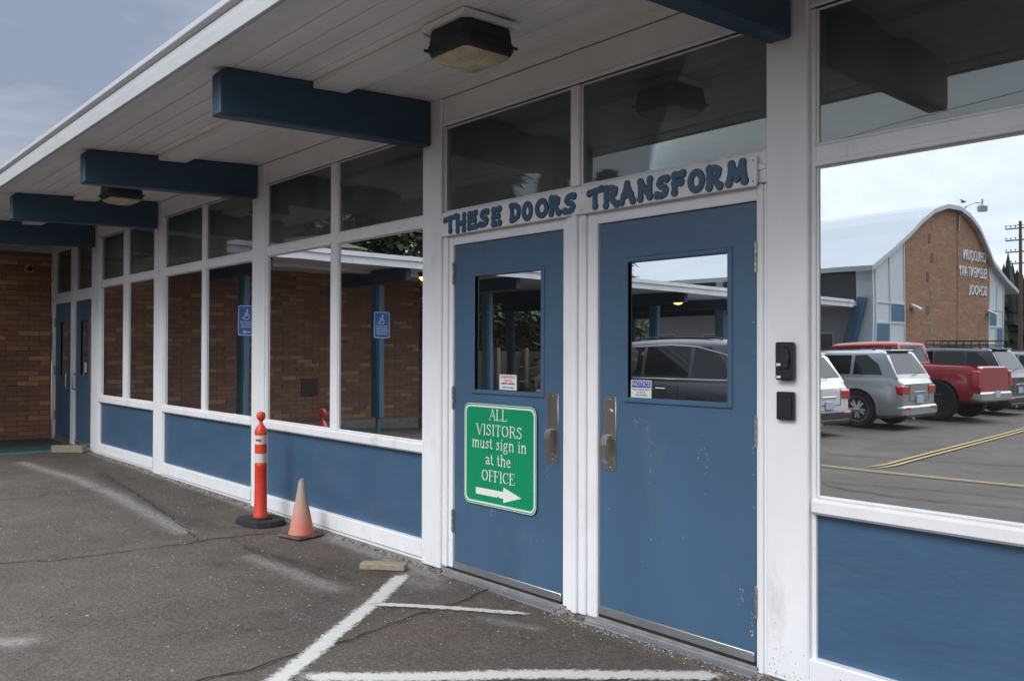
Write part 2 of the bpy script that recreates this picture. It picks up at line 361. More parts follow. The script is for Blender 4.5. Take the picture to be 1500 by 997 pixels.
# ------------------------------------------------------------------ object helpers
def empty(name, loc, label, cat, group=None, parent=None, rz=0):
    o = bpy.data.objects.new(name, None); COL.objects.link(o); o.empty_display_size = .1
    o.location = loc; o.rotation_euler = (0, 0, rz)
    if label: o['label'] = label
    if cat: o['category'] = cat
    if group: o['group'] = group
    if parent: o.parent = parent
    return o
def tag(o, label, cat, group=None):
    o['label'] = label; o['category'] = cat
    if group: o['group'] = group
    return o
def wloc(o):
    v = Vector((0, 0, 0))
    while o: v += o.location; o = o.parent
    return v
def link(name, me, parent=None, loc=(0, 0, 0), kind=None, label=None):
    """loc is in world space (parents are never rotated here)"""
    o = bpy.data.objects.new(name, me); COL.objects.link(o)
    if parent:
        o.parent = parent; o.location = Vector(loc) - wloc(parent)
    else: o.location = loc
    if kind: o['kind'] = kind
    if label: o['label'] = label
    return o
def bmo(name, bm, mats, parent=None, loc=(0, 0, 0), kind=None, smooth=False, label=None):
    me = bpy.data.meshes.new(name); bm.normal_update(); bm.to_mesh(me); bm.free()
    for m_ in (mats if isinstance(mats, (list, tuple)) else [mats]): me.materials.append(m_)
    if smooth:
        for p in me.polygons: p.use_smooth = True
    if any(p.use_smooth for p in me.polygons): me.set_sharp_from_angle(angle=rad(38))
    return link(name, me, parent, loc, kind, label)
def bbox(bm, x0, x1, y0, y1, z0, z1, mi=0, bev=0.0):
    t = bmesh.new()
    vs_ = [t.verts.new(((x0, x1)[i & 1], (y0, y1)[(i >> 1) & 1], (z0, z1)[(i >> 2) & 1])) for i in range(8)]
    for f in ((0, 2, 3, 1), (4, 5, 7, 6), (0, 1, 5, 4), (2, 6, 7, 3), (0, 4, 6, 2), (1, 3, 7, 5)):
        t.faces.new([vs_[i] for i in f])
    if bev > 0: bmesh.ops.bevel(t, geom=list(t.edges), offset=bev, segments=1, affect='EDGES')
    merge(bm, t, mi)
def merge(bm, t, mi=None, M=None):
    mp = {}
    for v in t.verts: mp[v] = bm.verts.new(M @ v.co if M else v.co)
    for f in t.faces:
        try: g = bm.faces.new([mp[v] for v in f.verts])
        except ValueError: continue
        g.material_index = mi if mi is not None else f.material_index
        g.smooth = f.smooth
    t.free()
def box(name, x0, x1, y0, y1, z0, z1, m_, parent=None, bev=0.003, kind=None, label=None):
    c = Vector(((x0 + x1) / 2, (y0 + y1) / 2, z0))
    bm = bmesh.new(); bbox(bm, x0 - c.x, x1 - c.x, y0 - c.y, y1 - c.y, 0, z1 - z0, 0, bev)
    return bmo(name, bm, m_, parent, c, kind, label=label)
def prism(bm, pts, axis, a, b, mi=0, bev=0):
    """pts: 2D outline; extruded along axis ('x','y','z') from a to b"""
    def P(p, t):
        return {'x': (t, p[0], p[1]), 'y': (p[0], t, p[1]), 'z': (p[0], p[1], t)}[axis]
    t = bmesh.new()
    A = [t.verts.new(P(p, a)) for p in pts]; B = [t.verts.new(P(p, b)) for p in pts]
    n = len(pts)
    t.faces.new(A); t.faces.new(B[::-1])
    for i in range(n): t.faces.new((A[(i + 1) % n], A[i], B[i], B[(i + 1) % n]))
    bmesh.ops.recalc_face_normals(t, faces=t.faces)
    if bev: bmesh.ops.bevel(t, geom=list(t.edges), offset=bev, segments=1, affect='EDGES')
    merge(bm, t, mi)
def lathe(bm, prof, n=20, mi=0, c=(0, 0, 0), axis='z', smooth=True):
    t = bmesh.new(); rings = []
    for (r, z) in prof:
        ring = []
        for k in range(n):
            a = 2 * math.pi * k / n
            p = (r * math.cos(a), r * math.sin(a), z)
            if axis == 'y': p = (p[0], p[2], p[1])
            if axis == 'x': p = (p[2], p[0], p[1])
            ring.append(t.verts.new((p[0] + c[0], p[1] + c[1], p[2] + c[2])))
        rings.append(ring)
    for i in range(len(rings) - 1):
        for k in range(n):
            f = t.faces.new((rings[i][k], rings[i][(k + 1) % n], rings[i + 1][(k + 1) % n], rings[i + 1][k])); f.smooth = smooth
    t.faces.new(rings[0][::-1]); t.faces.new(rings[-1])
    bmesh.ops.recalc_face_normals(t, faces=t.faces)
    merge(bm, t, mi)
def tube(bm, pts, r, n=8, mi=0):
    t = bmesh.new(); rings = []
    pts = [Vector(p) for p in pts]
    for i, p in enumerate(pts):
        d = (pts[min(i + 1, len(pts) - 1)] - pts[max(i - 1, 0)]).normalized()
        u = d.cross(Vector((0, 0, 1)) if abs(d.z) < .9 else Vector((1, 0, 0))).normalized(); v = d.cross(u)
        rr = r[i] if isinstance(r, (list, tuple)) else r
        rings.append([t.verts.new(p + (u * math.cos(2 * math.pi * k / n) + v * math.sin(2 * math.pi * k / n)) * rr) for k in range(n)])
    for i in range(len(rings) - 1):
        for k in range(n):
            f = t.faces.new((rings[i][k], rings[i][(k + 1) % n], rings[i + 1][(k + 1) % n], rings[i + 1][k])); f.smooth = True
    t.faces.new(rings[0][::-1]); t.faces.new(rings[-1])
    bmesh.ops.recalc_face_normals(t, faces=t.faces)
    merge(bm, t, mi)

# ------------------------------------------------------------------ ground
def gz(x, y):
    z = -0.035
    if x < -2.8: z += (-2.8 - x) / 8.0 * 0.075 if x > -12 else 0.086
    if x > 2: z -= 0.0
    yy = -y
    if yy > 2.5: z -= min(yy - 2.5, 7.5) * 0.05
    return z
wear_pale = [([(-10.2, -0.95), (-9.5, -0.90), (-8.4, -0.78), (-7.0, -0.78), (-5.95, -0.83), (-5.2, -0.86)], .075, 1.0), ([(-4.15, -0.80), (-3.8, -0.78), (-3.45, -0.77), (-3.1, -0.74)], .065, .75),
             ([(-8.6, -1.6), (-8.4, -1.62)], .10, .7), ([(-3.3, -2.44), (-3.24, -2.36)], .07, 1.0), ([(-11, -.06), (-8, -.05), (-5.9, -.06), (-4.3, -.08), (-3.2, -.08), (-2.9, -.14)], .04, 1.0), ([(-4.3, -.12), (-3.6, -.12), (-3.1, -.16)], .05, .8),
             ([(-1.9, -.06), (-1.3, -.1), (-.6, -.1)], .05, .35), ([(-2.8, -.25), (-3.0, -.30)], .10, .6), ([(-2.1, -0.42), (-1.8, -0.32)], .04, .6)]
wear_dark = [([(-8.7, -.50), (-6.6, -.64), (-5.4, -.76)], .05, .8), ([(-4.4, -.70), (-3.96, -.66), (-3.6, -.60), (-3.25, -.58)], .05, 1.0), ([(-3.57, -1.02), (-3.5, -1.03)], .02, 1), ([(-2.74, -1.46), (-2.68, -1.42)], .02, 1), ([(-2.68, -1.33), (-2.65, -1.33)], .015, 1), ([(-10.5, -.5), (-8, -.3), (-6, -.25)], .22, .35), ([(-4.1, -1.05), (-4.05, -1.06)], .03, .9),
             ([(-2.95, -1.25), (-2.85, -1.22)], .035, .9), ([(-1.2, -.05), (-.75, -.03)], .05, .5), ([(-5.7, -.6), (-5.2, -.62)], .10, .5), ([(-3.6, -.45), (-3.2, -.35)], .10, .35)]
wear_rust = [([(-4.02, -.36), (-3.82, -.35)], .06, .9), ([(-1.0, -.12), (-.7, -.1)], .05, .5), ([(-2.35, -1.0), (-2.0, -.7)], .10, .3)]
def wear_at(L, x, y):
    v = 0
    for pts, w, amp in L:
        best = 9
        for (ax, ay), (bx, by) in zip(pts, pts[1:]):
            dx, dy = bx - ax, by - ay
            t = max(0, min(1, ((x - ax) * dx + (y - ay) * dy) / (dx * dx + dy * dy)))
            best = min(best, math.hypot(x - ax - t * dx, y - ay - t * dy))
        if best < 3 * w: v += amp * math.exp(-(best / w) ** 2)
    return min(v, 1)
def build_ground():
    # one sheet, finer where the camera stands
    def axis(segs):
        o = []
        for a, b, s in segs:
            n = max(1, int(round((b - a) / s)))
            o += [a + (b - a) * i / n for i in range(n)]
        o.append(segs[-1][1]); return o
    xs = axis([(-600, -60, 90), (-60, -13, 4), (-13, -12, .5), (-12, -2.6, .05), (-2.6, 0.6, .04), (0.6, 6, .6), (6, 30, 4), (30, 600, 95)])
    ys = axis([(-600, -90, 85), (-90, -10, 5), (-10, -2.6, .4), (-2.6, 0.02, .04), (0.02, .3, .14), (.3, 60, 15), (60, 600, 90)])
    verts = []; cols = []
    for y in ys:
        for x in xs:
            near = -12 < x < .6 and -2.7 < y < .05
            z = gz(x, y)
            if near: z += (noise.noise(Vector((x * 1.3, y * 1.3, 0))) * .008)
            verts.append((x, y, z))
            if near: cols.append((wear_at(wear_pale, x, y), wear_at(wear_dark, x, y), wear_at(wear_rust, x, y), 1))
            else: cols.append((0, 0, 0, 1))
    nx = len(xs); faces = []
    for j in range(len(ys) - 1):
        for i in range(nx - 1):
            a = j * nx + i; faces.append((a, a + 1, a + nx + 1, a + nx))
    me = bpy.data.meshes.new('asphalt_ground'); me.from_pydata(verts, [], faces); me.materials.append(ASPH)
    ca = me.color_attributes.new('wear', 'FLOAT_COLOR', 'POINT')
    ca.data.foreach_set('color', [c for q in cols for c in q])
    for p in me.polygons: p.use_smooth = True
    link('asphalt_ground', me, kind='structure')
build_ground()
def gzn(x, y):
    z = gz(x, y)
    if -12 < x < .6 and -2.7 < y < .05: z += noise.noise(Vector((x * 1.3, y * 1.3, 0))) * .008
    return z

def ground_strip(name, pts, w, m_, lift=.006, step=.05, wob=0.0, edge=True, taper=False):
    """a painted stroke or a crack lying on the asphalt; pts (x,y)"""
    P = []
    for (ax, ay), (bx, by) in zip(pts, pts[1:]):
        n = max(1, int(math.hypot(bx - ax, by - ay) / step))
        for i in range(n): P.append((ax + (bx - ax) * i / n, ay + (by - ay) * i / n))
    P.append(pts[-1]); verts = []; ev = []; k = 9 if edge else 2
    for i, (x, y) in enumerate(P):
        a = P[max(i - 1, 0)]; b = P[min(i + 1, len(P) - 1)]
        dx, dy = b[0] - a[0], b[1] - a[1]; L = math.hypot(dx, dy) or 1; nx_, ny_ = -dy / L, dx / L
        jw = wob * noise.noise(Vector((x * 9, y * 9, 2))); ww = w * (1 + (.9 * noise.noise(Vector((x * 14, y * 14, 5))) if not edge else 0))
        if taper: ww *= min(1, .15 + min(i, len(P) - 1 - i) / 6)
        for q in range(k):
            s = (q / (k - 1) - .5) * ww + jw
            px, py = x + nx_ * s, y + ny_ * s
            verts.append((px, py, gzn(px, py) + lift))
            e = 1 - abs(q / (k - 1) - .5) * 2
            if edge: e = min(1, e * 1.25) * min(1, min(i, len(P) - 1 - i) / 3)
            ev.append(e)
    faces = [(i * k + q, i * k + q + 1, (i + 1) * k + q + 1, (i + 1) * k + q) for i in range(len(P) - 1) for q in range(k - 1)]
    me = bpy.data.meshes.new(name); me.from_pydata(verts, [], faces); me.materials.append(m_)
    at = me.attributes.new('edge', 'FLOAT', 'POINT'); at.data.foreach_set('value', ev)
    link(name, me, kind='structure')
ground_strip('white_line', [(-3.16, -.20), (-2.73, -.70), (-2.42, -1.09), (-2.15, -1.42), (-1.70, -2.02)], .18, PAINTW, .007)
ground_strip('white_line', [(-2.76, -.80), (-2.40, -.50), (-2.03, -.22), (-1.93, -.15)], .11, PAINTW, .0085)
ground_strip('white_line', [(-2.0, -1.62), (-1.4, -.87), (-.74, -.10)], .19, PAINTW, .0085)
CRK = mat('crack_dark', (0.018, 0.016, 0.014), 0.95)
CRL = worn_paint('crack_silt', (0.125, 0.10, 0.076), 0.45)
def jag(pts, amp=.022, step=.055):
    P = []
    for (ax, ay), (bx, by) in zip(pts, pts[1:]):
        n = max(1, int(math.hypot(bx - ax, by - ay) / step))
        for i in range(n):
            t = i / n; P.append((ax + (bx - ax) * t + random.uniform(-amp, amp), ay + (by - ay) * t + random.uniform(-amp, amp)))
    P.append(pts[-1]); return P
crk = [[(-5.05, -2.4), (-4.83, -1.76), (-4.82, -1.33), (-4.785, -1.01), (-4.82, -.70), (-4.78, -.27)], [(-2.55, -.03), (-2.41, -.27), (-2.40, -.51), (-2.37, -.71), (-2.27, -1.02), (-2.24, -1.37), (-2.16, -1.68), (-2.2, -2.0)], [(-7.45, -1.9), (-7.6, -1.2), (-7.75, -.73), (-7.73, -.1)], [(-8.76, -.45), (-6.57, -.66), (-5.37, -.80), (-4.81, -.90), (-4.79, -.95)], [(-4.82, -.70), (-3.96, -.72), (-3.3, -.66)]]
for i, c in enumerate(crk):
    j = jag(c)
    if i == 1: ground_strip('crack_silt_line', j, .075, CRL, .0035, .03)
    ground_strip('asphalt_crack', j, (.011, .011, .010, .007, .004)[i], CRK, .006, .02, edge=False)
# the car park behind: double yellow lines and cracks
for off in (0, .16):
    ground_strip('yellow_line', [(-7.5, -8.1 - off), (-5.3, -8.43 - off), (-2.76, -8.83 - off), (2.0, -9.6 - off)], .09, PAINTY, .02, .5)
    ground_strip('yellow_line', [(-4.76 - off * .9, -8.60), (-5.09 - off * .9, -10.6), (-6.0 - off * .9, -17.4), (-6.9 - off, -24)], .09, PAINTY, .022, .5)
for c in ([(-6, -5.2), (-4.5, -6.3), (-3, -6.0), (-1, -6.8)], [(-4.6, -6.2), (-3.0, -7.3), (-1.6, -7.5)], [(-7, -10.4), (-3, -11.8), (1, -12.3)]):
    ground_strip('asphalt_crack', jag(c, .06, .3), .03, CRK, .014, .1, edge=False)

# ------------------------------------------------------------------ the school building
POSTX = [(-10.80, -10.48), (-8.44, -8.16), (-5.90, -5.65), (-3.25, -3.045), (-.655, -.455), (1.95, 2.15), (4.55, 4.75)]
SCH = empty('school_building', (0, 0, 0), 'long low white and blue school wing with deep eave, tall windows and blue doors', 'building')
ZS = 2.985            # underside of the soffit at the wall
def soffz(y): return ZS + y * 0.045   # y negative outwards
FZ = lambda x: max(gz(x, 0), -.04)
for i, (a, b) in enumerate(POSTX):
    bm = bmesh.new(); z0 = FZ(a) + (.015 if a > -4 else .0)
    bbox(bm, a, b, -.018 if i < 3 else -.030, .12, z0, ZS - .003, 0, .006)
    bmo('post', bm, WHITE, SCH)
# head board above all the glass
for (a, b), (c, d) in zip(POSTX, POSTX[1:]):
    box('head_board', b, c, -.012, .10, 2.80, ZS - .006, WHITE, SCH)
    box('head_trim', b, c, -.022, .012, 2.80, 2.822, WHITE, SCH, .004)

def window(parent, x0, x1, z0, z1, gm, y=.012, f=.011, name='window'):
    w = empty(name, ((x0 + x1) / 2, y, z0), None, None, parent=parent)
    w.location = Vector(((x0 + x1) / 2, y, z0)) - wloc(parent)
    bm = bmesh.new()
    bbox(bm, x0, x0 + f, y - .008, y + .02, z0, z1, 0, .003); bbox(bm, x1 - f, x1, y - .008, y + .02, z0, z1, 0, .004)
    bbox(bm, x0 + f, x1 - f, y - .008, y + .02, z0, z0 + f, 0, .003); bbox(bm, x0 + f, x1 - f, y - .008, y + .02, z1 - f, z1, 0, .003)
    bmo('window_frame', bm, WHITE, w, (0, 0, 0))
    bm = bmesh.new(); bbox(bm, x0 + f - .004, x1 - f + .004, y, y + .005, z0 + f - .004, z1 - f + .004)
    bmo('window_pane', bm, gm, w, (0, 0, 0))
    return w
def fixpar(): pass
bays = [(-10.48, -8.44, -9.55, -9.38, .785, .70), (-8.16, -5.90, -7.09, -6.99, .77, .70), (-5.65, -3.25, -4.515, -4.41, .765, .695), (-.455, 1.95, .72, .82, .765, .70), (2.15, 4.55, 3.3, 3.4, .765, .70)]
for bi, (a, b, m0, m1, sT, sB) in enumerate(bays):
    zr0, zr1 = (2.165, 2.245) if bi < 2 else (2.18, 2.255) if bi == 2 else (2.14, 2.225)
    # vertical trims beside posts
    for (p, q) in ((a, a + .020), (b - .008, b)):
        box('trim', p, q, -.004, .09, FZ(a) + .12, 2.80, WHITE, SCH)
    A, B = a + .020, b - .008
    # mullion, from sill to head
    box('mullion', m0, m1, -.007, .08, sT, 2.80, WHITE, SCH, .006)
    # transom rail pieces
    for (p, q) in ((A, m0), (m1, B)):
        box('rail', p, q, -.006, .08, zr0, zr1, WHITE, SCH, .006)
        box('rail_trim', p, q, -.016, .0, zr0 - .004, zr0 + .018, WHITE, SCH, .004)
        window(SCH, p, q, sT, zr0, GLASS_LOW)
        window(SCH, p, q, zr1, 2.80, GLASS_UP)
    box('sill', A - .012, B + .008, -.034, .08, sB, sT, WHITE, SCH, .012)
    zb = FZ(a) + .14
    box('plywood_panel', A, B, .012, .03, zb, sB, PANELB, SCH, 0)
    box('base_board', A - .02, B, -.028, .04, zb - .115, zb, WHITE, SCH, .006)
    box('base_board', A - .02, B, -.016, .035, zb - .14, zb - .118, WHITE, SCH, .004)

# ---- doors
def door(x0, x1, z0, z1, win, hinge_left, y=0.0, dark=False, grip='plate', glassm=GLASS_LOW, hz=(1.79, 1.01, .24)):
    d = empty('door', ((x0 + x1) / 2, y, z0), None, None, parent=SCH)
    wx0, wx1, wz0, wz1 = win; g = .003
    bm = bmesh.new()
    X0, X1 = x0 + g, x1 - g
    bbox(bm, X0, wx0, y, y + .045, z0, z1 - g); bbox(bm, wx1, X1, y, y + .045, z0, z1 - g)
    bbox(bm, wx0, wx1, y, y + .045, z0, wz0); bbox(bm, wx0, wx1, y, y + .045, wz1, z1 - g)
    bmesh.ops.remove_doubles(bm, verts=bm.verts, dist=.0001)
    bmo('door_slab', bm, DOORB, d)
    bm = bmesh.new(); t = .027
    for (a, b, c, e) in ((wx0 - t, wx0, wz0 - t, wz1 + t), (wx1, wx1 + t, wz0 - t, wz1 + t), (wx0, wx1, wz0 - t, wz0), (wx0, wx1, wz1, wz1 + t)):
        bbox(bm, a, b, y - .009, y + .02, c, e, 0, .005)
    bmo('window_moulding', bm, DOORB, d)
    bm = bmesh.new(); bbox(bm, wx0 - .004, wx1 + .004, y + .012, y + .018, wz0 - .004, wz1 + .004)
    bmo('window_pane', bm, glassm, d)
    for h in hz:
        hx = x0 - .004 if hinge_left else x1 + .004
        bm = bmesh.new()
        for k in range(5):
            z = h + k * .026
            lathe(bm, [(.0085, z), (.0085, z + .0245)], 10, 0, (hx, y - .012, 0))
        lathe(bm, [(.003, h - .006), (.0065, h - .004), (.0065, h)], 8, 0, (hx, y - .012, 0)); lathe(bm, [(.0065, h + .13), (.0065, h + .134), (.003, h + .138)], 8, 0, (hx, y - .012, 0))
        s = -1 if hinge_left else 1
        bbox(bm, min(hx, hx + s * .022), max(hx, hx + s * .022), y - .006, y - .002, h, h + .13)
        bmo('hinge', bm, HINGE, d)
    if grip == 'plate':
        px0 = x1 - .125 if hinge_left else x0 + .030
        px1 = px0 + .088
        if dark: pass
        bm = bmesh.new(); bbox(bm, px0, px1, y - .004, y, .757, 1.135, 0, .0015)
        for zz in (.772, 1.12): lathe(bm, [(.005, y - .007), (.005, y - .004)], 10, 0, ((px0 + px1) / 2, 0, zz), 'y')
        if not hinge_left: lathe(bm, [(.018, y - .012), (.019, y - .004)], 16, 0, ((px0 + px1) / 2, 0, 1.055), 'y')
        bmo('pull_plate', bm, STEEL, d)
        bm = bmesh.new(); xx = (px0 + px1) / 2 - .004
        pts = [(y - .003, .80), (y - .03, .80), (y - .042, .815), (y - .046, .84), (y - .046, .89), (y - .042, .92), (y - .03, .938), (y - .003, .94)]
        inner = [(a_ + (.006 if 0 < i < 7 else 0), b_ + (.006 if i < 3 else -.006 if i > 4 else 0)) for i, (a_, b_) in enumerate(pts)]
        for i in range(len(pts) - 1):
            q = [pts[i], pts[i + 1], inner[i + 1], inner[i]]
            prism(bm, q, 'x', xx - .02, xx + .02)
        bmo('pull_handle', bm, STEEL, d)
    else:
        bm = bmesh.new(); xx = x1 - .07 if hinge_left else x0 + .07
        tube(bm, [(xx, y, .82), (xx, y - .06, .83), (xx, y - .065, .86), (xx, y - .065, 1.0), (xx, y - .06, 1.03), (xx, y, 1.04)], .011)
        bmo('pull_handle', bm, STEEL, d)
    # sweep at the bottom
    bm = bmesh.new(); bbox(bm, X0 + .004, X1 - .004, y - .012, y, z0 + .002, z0 + .045, 0, .003)
    for k in range(5):
        cx = X0 + .06 + k * (X1 - X0 - .12) / 4
        lathe(bm, [(.004, y - .014), (.004, y - .012)], 8, 0, (cx, 0, z0 + .024), 'y')
    bmo('door_sweep', bm, ALU, d)
    return d
d1 = door(-2.93, -1.946, .008, 2.03, (-2.725, -2.125, 1.135, 1.822), True)
d2 = door(-1.673, -.722, .008, 2.03, (-1.475, -.874, 1.138, 1.815), False, hz=(1.72, .955, .21))
def chips(parent, spots, y=-.0008):
    b = bmesh.new(); rnd = random.Random(3)
    for (cx, cz_, rx, rz_, n) in spots:
        for i in range(n):
            x = cx + rnd.gauss(0, rx); z = cz_ + rnd.gauss(0, rz_); w = rnd.uniform(.001, .004); h = rnd.uniform(.001, .009) ; a = rnd.uniform(0, 6)
            pts = [(x + w * math.cos(a + k * 1.256) * rnd.uniform(.5, 1), z + h * math.sin(a + k * 1.256) * rnd.uniform(.5, 1)) for k in range(5)]
            b.faces.new([b.verts.new((p, y - .0001 * (i % 3), q)) for p, q in pts]).material_index = i % 3 == 0
    bmesh.ops.recalc_face_normals(b, faces=b.faces)
    bmo('paint_chips', b, [mat('chip_pale', (.22, .30, .38), .6), mat('chip_white', (.45, .47, .48), .6)], parent, kind='stuff')
chips(d2, [(-1.40, 1.02, .04, .008, 9), (-1.34, .97, .012, .03, 12), (-1.33, .70, .005, .12, 9), (-1.02, .90, .03, .03, 12), (-.99, .80, .008, .05, 6), (-.80, .30, .012, .03, 12), (-.745, .16, .005, .06, 16), (-1.0, 1.95, .015, .008, 3), (-.735, .9, .004, .3, 8), (-1.2, .4, .25, .2, 6)])
chips(d1, [(-2.56, .40, .006, .02, 8), (-2.05, .70, .03, .03, 10), (-2.4, .2, .3, .08, 6), (-2.9, 1.2, .01, .3, 10)])
def flakes(name, spots, m_, y):
    b = bmesh.new(); rnd = random.Random(9)
    for (x0_, x1_, za, zb_, n, r) in spots:
        for i in range(n):
            x = rnd.uniform(x0_, x1_); z = za + (zb_ - za) * rnd.random() ** 2.2; q = r * rnd.uniform(.4, 1.2); a = rnd.uniform(0, 6)
            b.faces.new([b.verts.new((x + q * .55 * math.cos(a + k * 1.047) * rnd.uniform(.5, 1), y - .0001 * (i % 4), z + q * math.sin(a + k * 1.047) * rnd.uniform(.5, 1))) for k in range(6)])
    bmesh.ops.recalc_face_normals(b, faces=b.faces); bmo(name, b, m_, SCH, kind='stuff')
BARE = mat('bare_wood', (.30, .27, .24), .9)
flakes('peeled_paint', [(-.648, -.462, .0, .12, 34, .006), (-.648, -.60, .1, 1.2, 14, .004), (-3.24, -3.06, .0, .08, 16, .005)], BARE, -.0308)
flakes('peeled_paint', [(-.44, 1.9, .03, .12, 40, .006), (-5.6, -3.3, .02, .10, 60, .006), (-8.1, -5.95, .03, .12, 40, .006)], BARE, -.0288)
# frame of the near door bay
FW = WHITE
z0 = -.03
for (a, b, y0) in ((-3.045, -3.015, -.012), (-3.015, -2.978, -.026), (-2.978, -2.936, -.012)):
    box('door_jamb', a, b, y0, .08, z0 + .04, 2.10, FW, SCH, .004)
for (a, b, y0) in ((-.716, -.700, -.012), (-.700, -.676, -.024), (-.676, -.655, -.016)):
    box('door_jamb', a, b, y0, .08, z0 + .005, 2.10, FW, SCH, .004)
for (a, b, y0) in ((-1.940, -1.895, -.012), (-1.895, -1.845, -.028), (-1.845, -1.805, -.044), (-1.805, -1.752, -.028), (-1.752, -1.679, -.014)):
    box('door_post', a, b, y0, .08, z0 + .012, 2.103, FW, SCH, .006)
for (a, b) in ((-2.936, -1.940), (-1.679, -.716)):
    box('door_head', a, b, -.010, .08, 2.033, 2.10, FW, SCH, .003)
box('transom_rail', -3.045, -.655, -.024, .08, 2.105, 2.245, FW, SCH, .005)
box('transom_rail', -3.045, -.655, -.034, -.02, 2.16, 2.186, FW, SCH, .003)
box('mullion', -1.885, -1.815, -.012, .08, 2.25, 2.797, FW, SCH, .006)
for (p, q) in ((-3.045, -1.885), (-1.815, -.655)):
    window(SCH, p, q, 2.25, 2.80, GLASS_UP)
# thresholds
for (a, b) in ((-2.99, -1.95), (-1.72, -.70)):
    bm = bmesh.new()
    prism(bm, [(-.075, -.045), (-.075, -.036), (-.045, -.024), (-.02, -.024), (-.02, -.018), (.05, -.012), (.05, -.045)], 'x', a, b)
    for yy in (-.062, -.052): bbox(bm, a, b, yy - .002, yy + .002, -.036, -.026)
    bmo('threshold', bm, ALU, SCH)
    box('threshold_gap', a + .05, b - .01, -.008, .05, -.0115, .0075, DARK, SCH, 0)

# ---- far doors in the first bay
z0 = .05
for (a, b, y0) in ((-12.80, -12.705, -.02), (-11.80, -11.62, -.025)):
    box('door_jamb', a, b, y0, .08, z0 + .005, 2.80, WHITE, SCH, .005)
box('door_jamb', -10.84, -10.80, -.015, .08, z0, 2.80, WHITE, SCH, .004)
box('wall_edge', -12.95, -12.80, .01, .10, z0, 2.80, WHITE, SCH, .004)
box('transom_rail', -12.705, -11.80, -.01, .08, 2.035, 2.18, WHITE, SCH, .004); box('transom_rail', -11.62, -10.84, -.01, .08, 2.035, 2.18, WHITE, SCH, .004)
box('head_board', -12.95, -10.80, -.012, .10, 2.80, ZS - .006, WHITE, SCH)
window(SCH, -12.705, -11.80, 2.18, 2.80, GLASS_UP); window(SCH, -11.62, -10.84, 2.18, 2.80, GLASS_UP)
d3 = door(-12.70, -11.805, .085, 2.03, (-12.42, -12.05, 1.0, 1.76), True, grip='loop', hz=(1.70, 1.0, .35))
d4 = door(-11.615, -10.845, .085, 2.03, (-11.38, -10.98, 1.03, 1.76), False, grip='loop', hz=(1.70, 1.0, .35))
box('threshold', -12.75, -10.84, -.07, .05, .035, .075, ALU, SCH, .004)
# ---- foundation
bm = bmesh.new()
for (a, b) in ((-13.0, -10.8), (-10.8, -8.3), (-8.3, -5.8), (-5.8, -3.2), (-3.2, -.7), (-.7, 5.4)):
    z = gz((a + b) / 2, 0)
    bbox(bm, a, b, -.012, .3, -.5, z + .03, 0, .0)
bmo('foundation', bm, CONC, SCH)

# ---- soffit boards (run along the wall), one by one
bw = 1.5 / 11
for k in range(11):
    ya, yb = -k * bw, -(k + 1) * bw + .006
    bm = bmesh.new()
    x0, x1 = -12.9, 5.4
    n = 40
    prism(bm, [(ya, soffz(ya)), (yb, soffz(yb)), (yb, soffz(yb) + .03), (ya, soffz(ya) + .03)], 'x', x0, x1, 0, .003)
    bmo('soffit_board', bm, SOFFIT, SCH)
box('soffit_backing', -12.9, 5.4, -1.5, 0.1, ZS + .035, ZS + .06, DARK, SCH, 0)
# beams: blue, poking out under the soffit, notched round the batten
BX = [(-10.75, -10.64), (-8.405, -8.295), (-5.877, -5.767), (-3.257, -3.147), (-.634, -.524), (2.0, 2.11), (4.6, 4.71)]
def beam_mesh(L, z0w=2.69, z0t=2.655):
    t = bmesh.new()
    pts = [(-.034, z0w), (-L, z0t), (-L, soffz(-L) - .03), (-L + .05, soffz(-L + .05) - .002), (-.034, soffz(-.034) - .002)]
    prism(t, pts, 'x', 0, .11)
    return t
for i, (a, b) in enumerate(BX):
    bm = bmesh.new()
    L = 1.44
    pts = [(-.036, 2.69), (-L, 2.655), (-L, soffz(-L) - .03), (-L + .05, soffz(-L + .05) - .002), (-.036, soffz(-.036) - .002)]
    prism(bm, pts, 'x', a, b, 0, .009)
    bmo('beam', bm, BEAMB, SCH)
# conduit battens under the soffit with the lamps
ends = [(-12.9, BX[0][0])] + [(BX[i][1], BX[i + 1][0]) for i in range(6)]
for i, (a, b) in enumerate(ends):
    ba, bb = a + .001, b - .001
    if i == 4: bb = -2.02
    if i == 0: ba = -12.6
    bm = bmesh.new()
    prism(bm, [(-.88, soffz(-.88) - .042), (-.66, soffz(-.66) - .042), (-.66, soffz(-.66) - .001), (-.88, soffz(-.88) - .001)], 'x', ba, bb, 0, .003)
    bmo('soffit_batten', bm, SOFFIT, SCH)
# eave edge: trim board, fascia, metal drip
bm = bmesh.new(); prism(bm, [(-1.503, 2.906), (-1.60, 2.898), (-1.60, 2.93), (-1.503, 2.93)], 'x', -11.25, 5.4, 0, .003); bmo('eave_trim', bm, WHITE, SCH)
bm = bmesh.new(); prism(bm, [(-1.602, 2.888), (-1.628, 2.888), (-1.634, 2.955), (-1.634, 3.0), (-1.602, 3.0)], 'x', -11.25, 5.4, 0, .003); bmo('fascia', bm, EAVE, SCH)
bm = bmesh.new(); prism(bm, [(-1.602, 3.002), (-1.638, 3.002), (-1.658, 3.02), (-1.658, 3.052), (-1.602, 3.055)], 'x', -11.25, 5.4, 0, .003); bmo('roof_edge', bm, EAVE, SCH)
ROOFM = mat('roof_felt', (0.3, 0.3, 0.3), .8, var=.1)
bm = bmesh.new(); prism(bm, [(-1.601, 3.0), (-1.601, 3.052), (8, 3.35), (8, 3.10), (.1, 3.05), (0, 3.02), (-1.5, 3.02)], 'x', -17.0, 5.4, 0, 0); bmo('roof', bm, ROOFM, SCH)

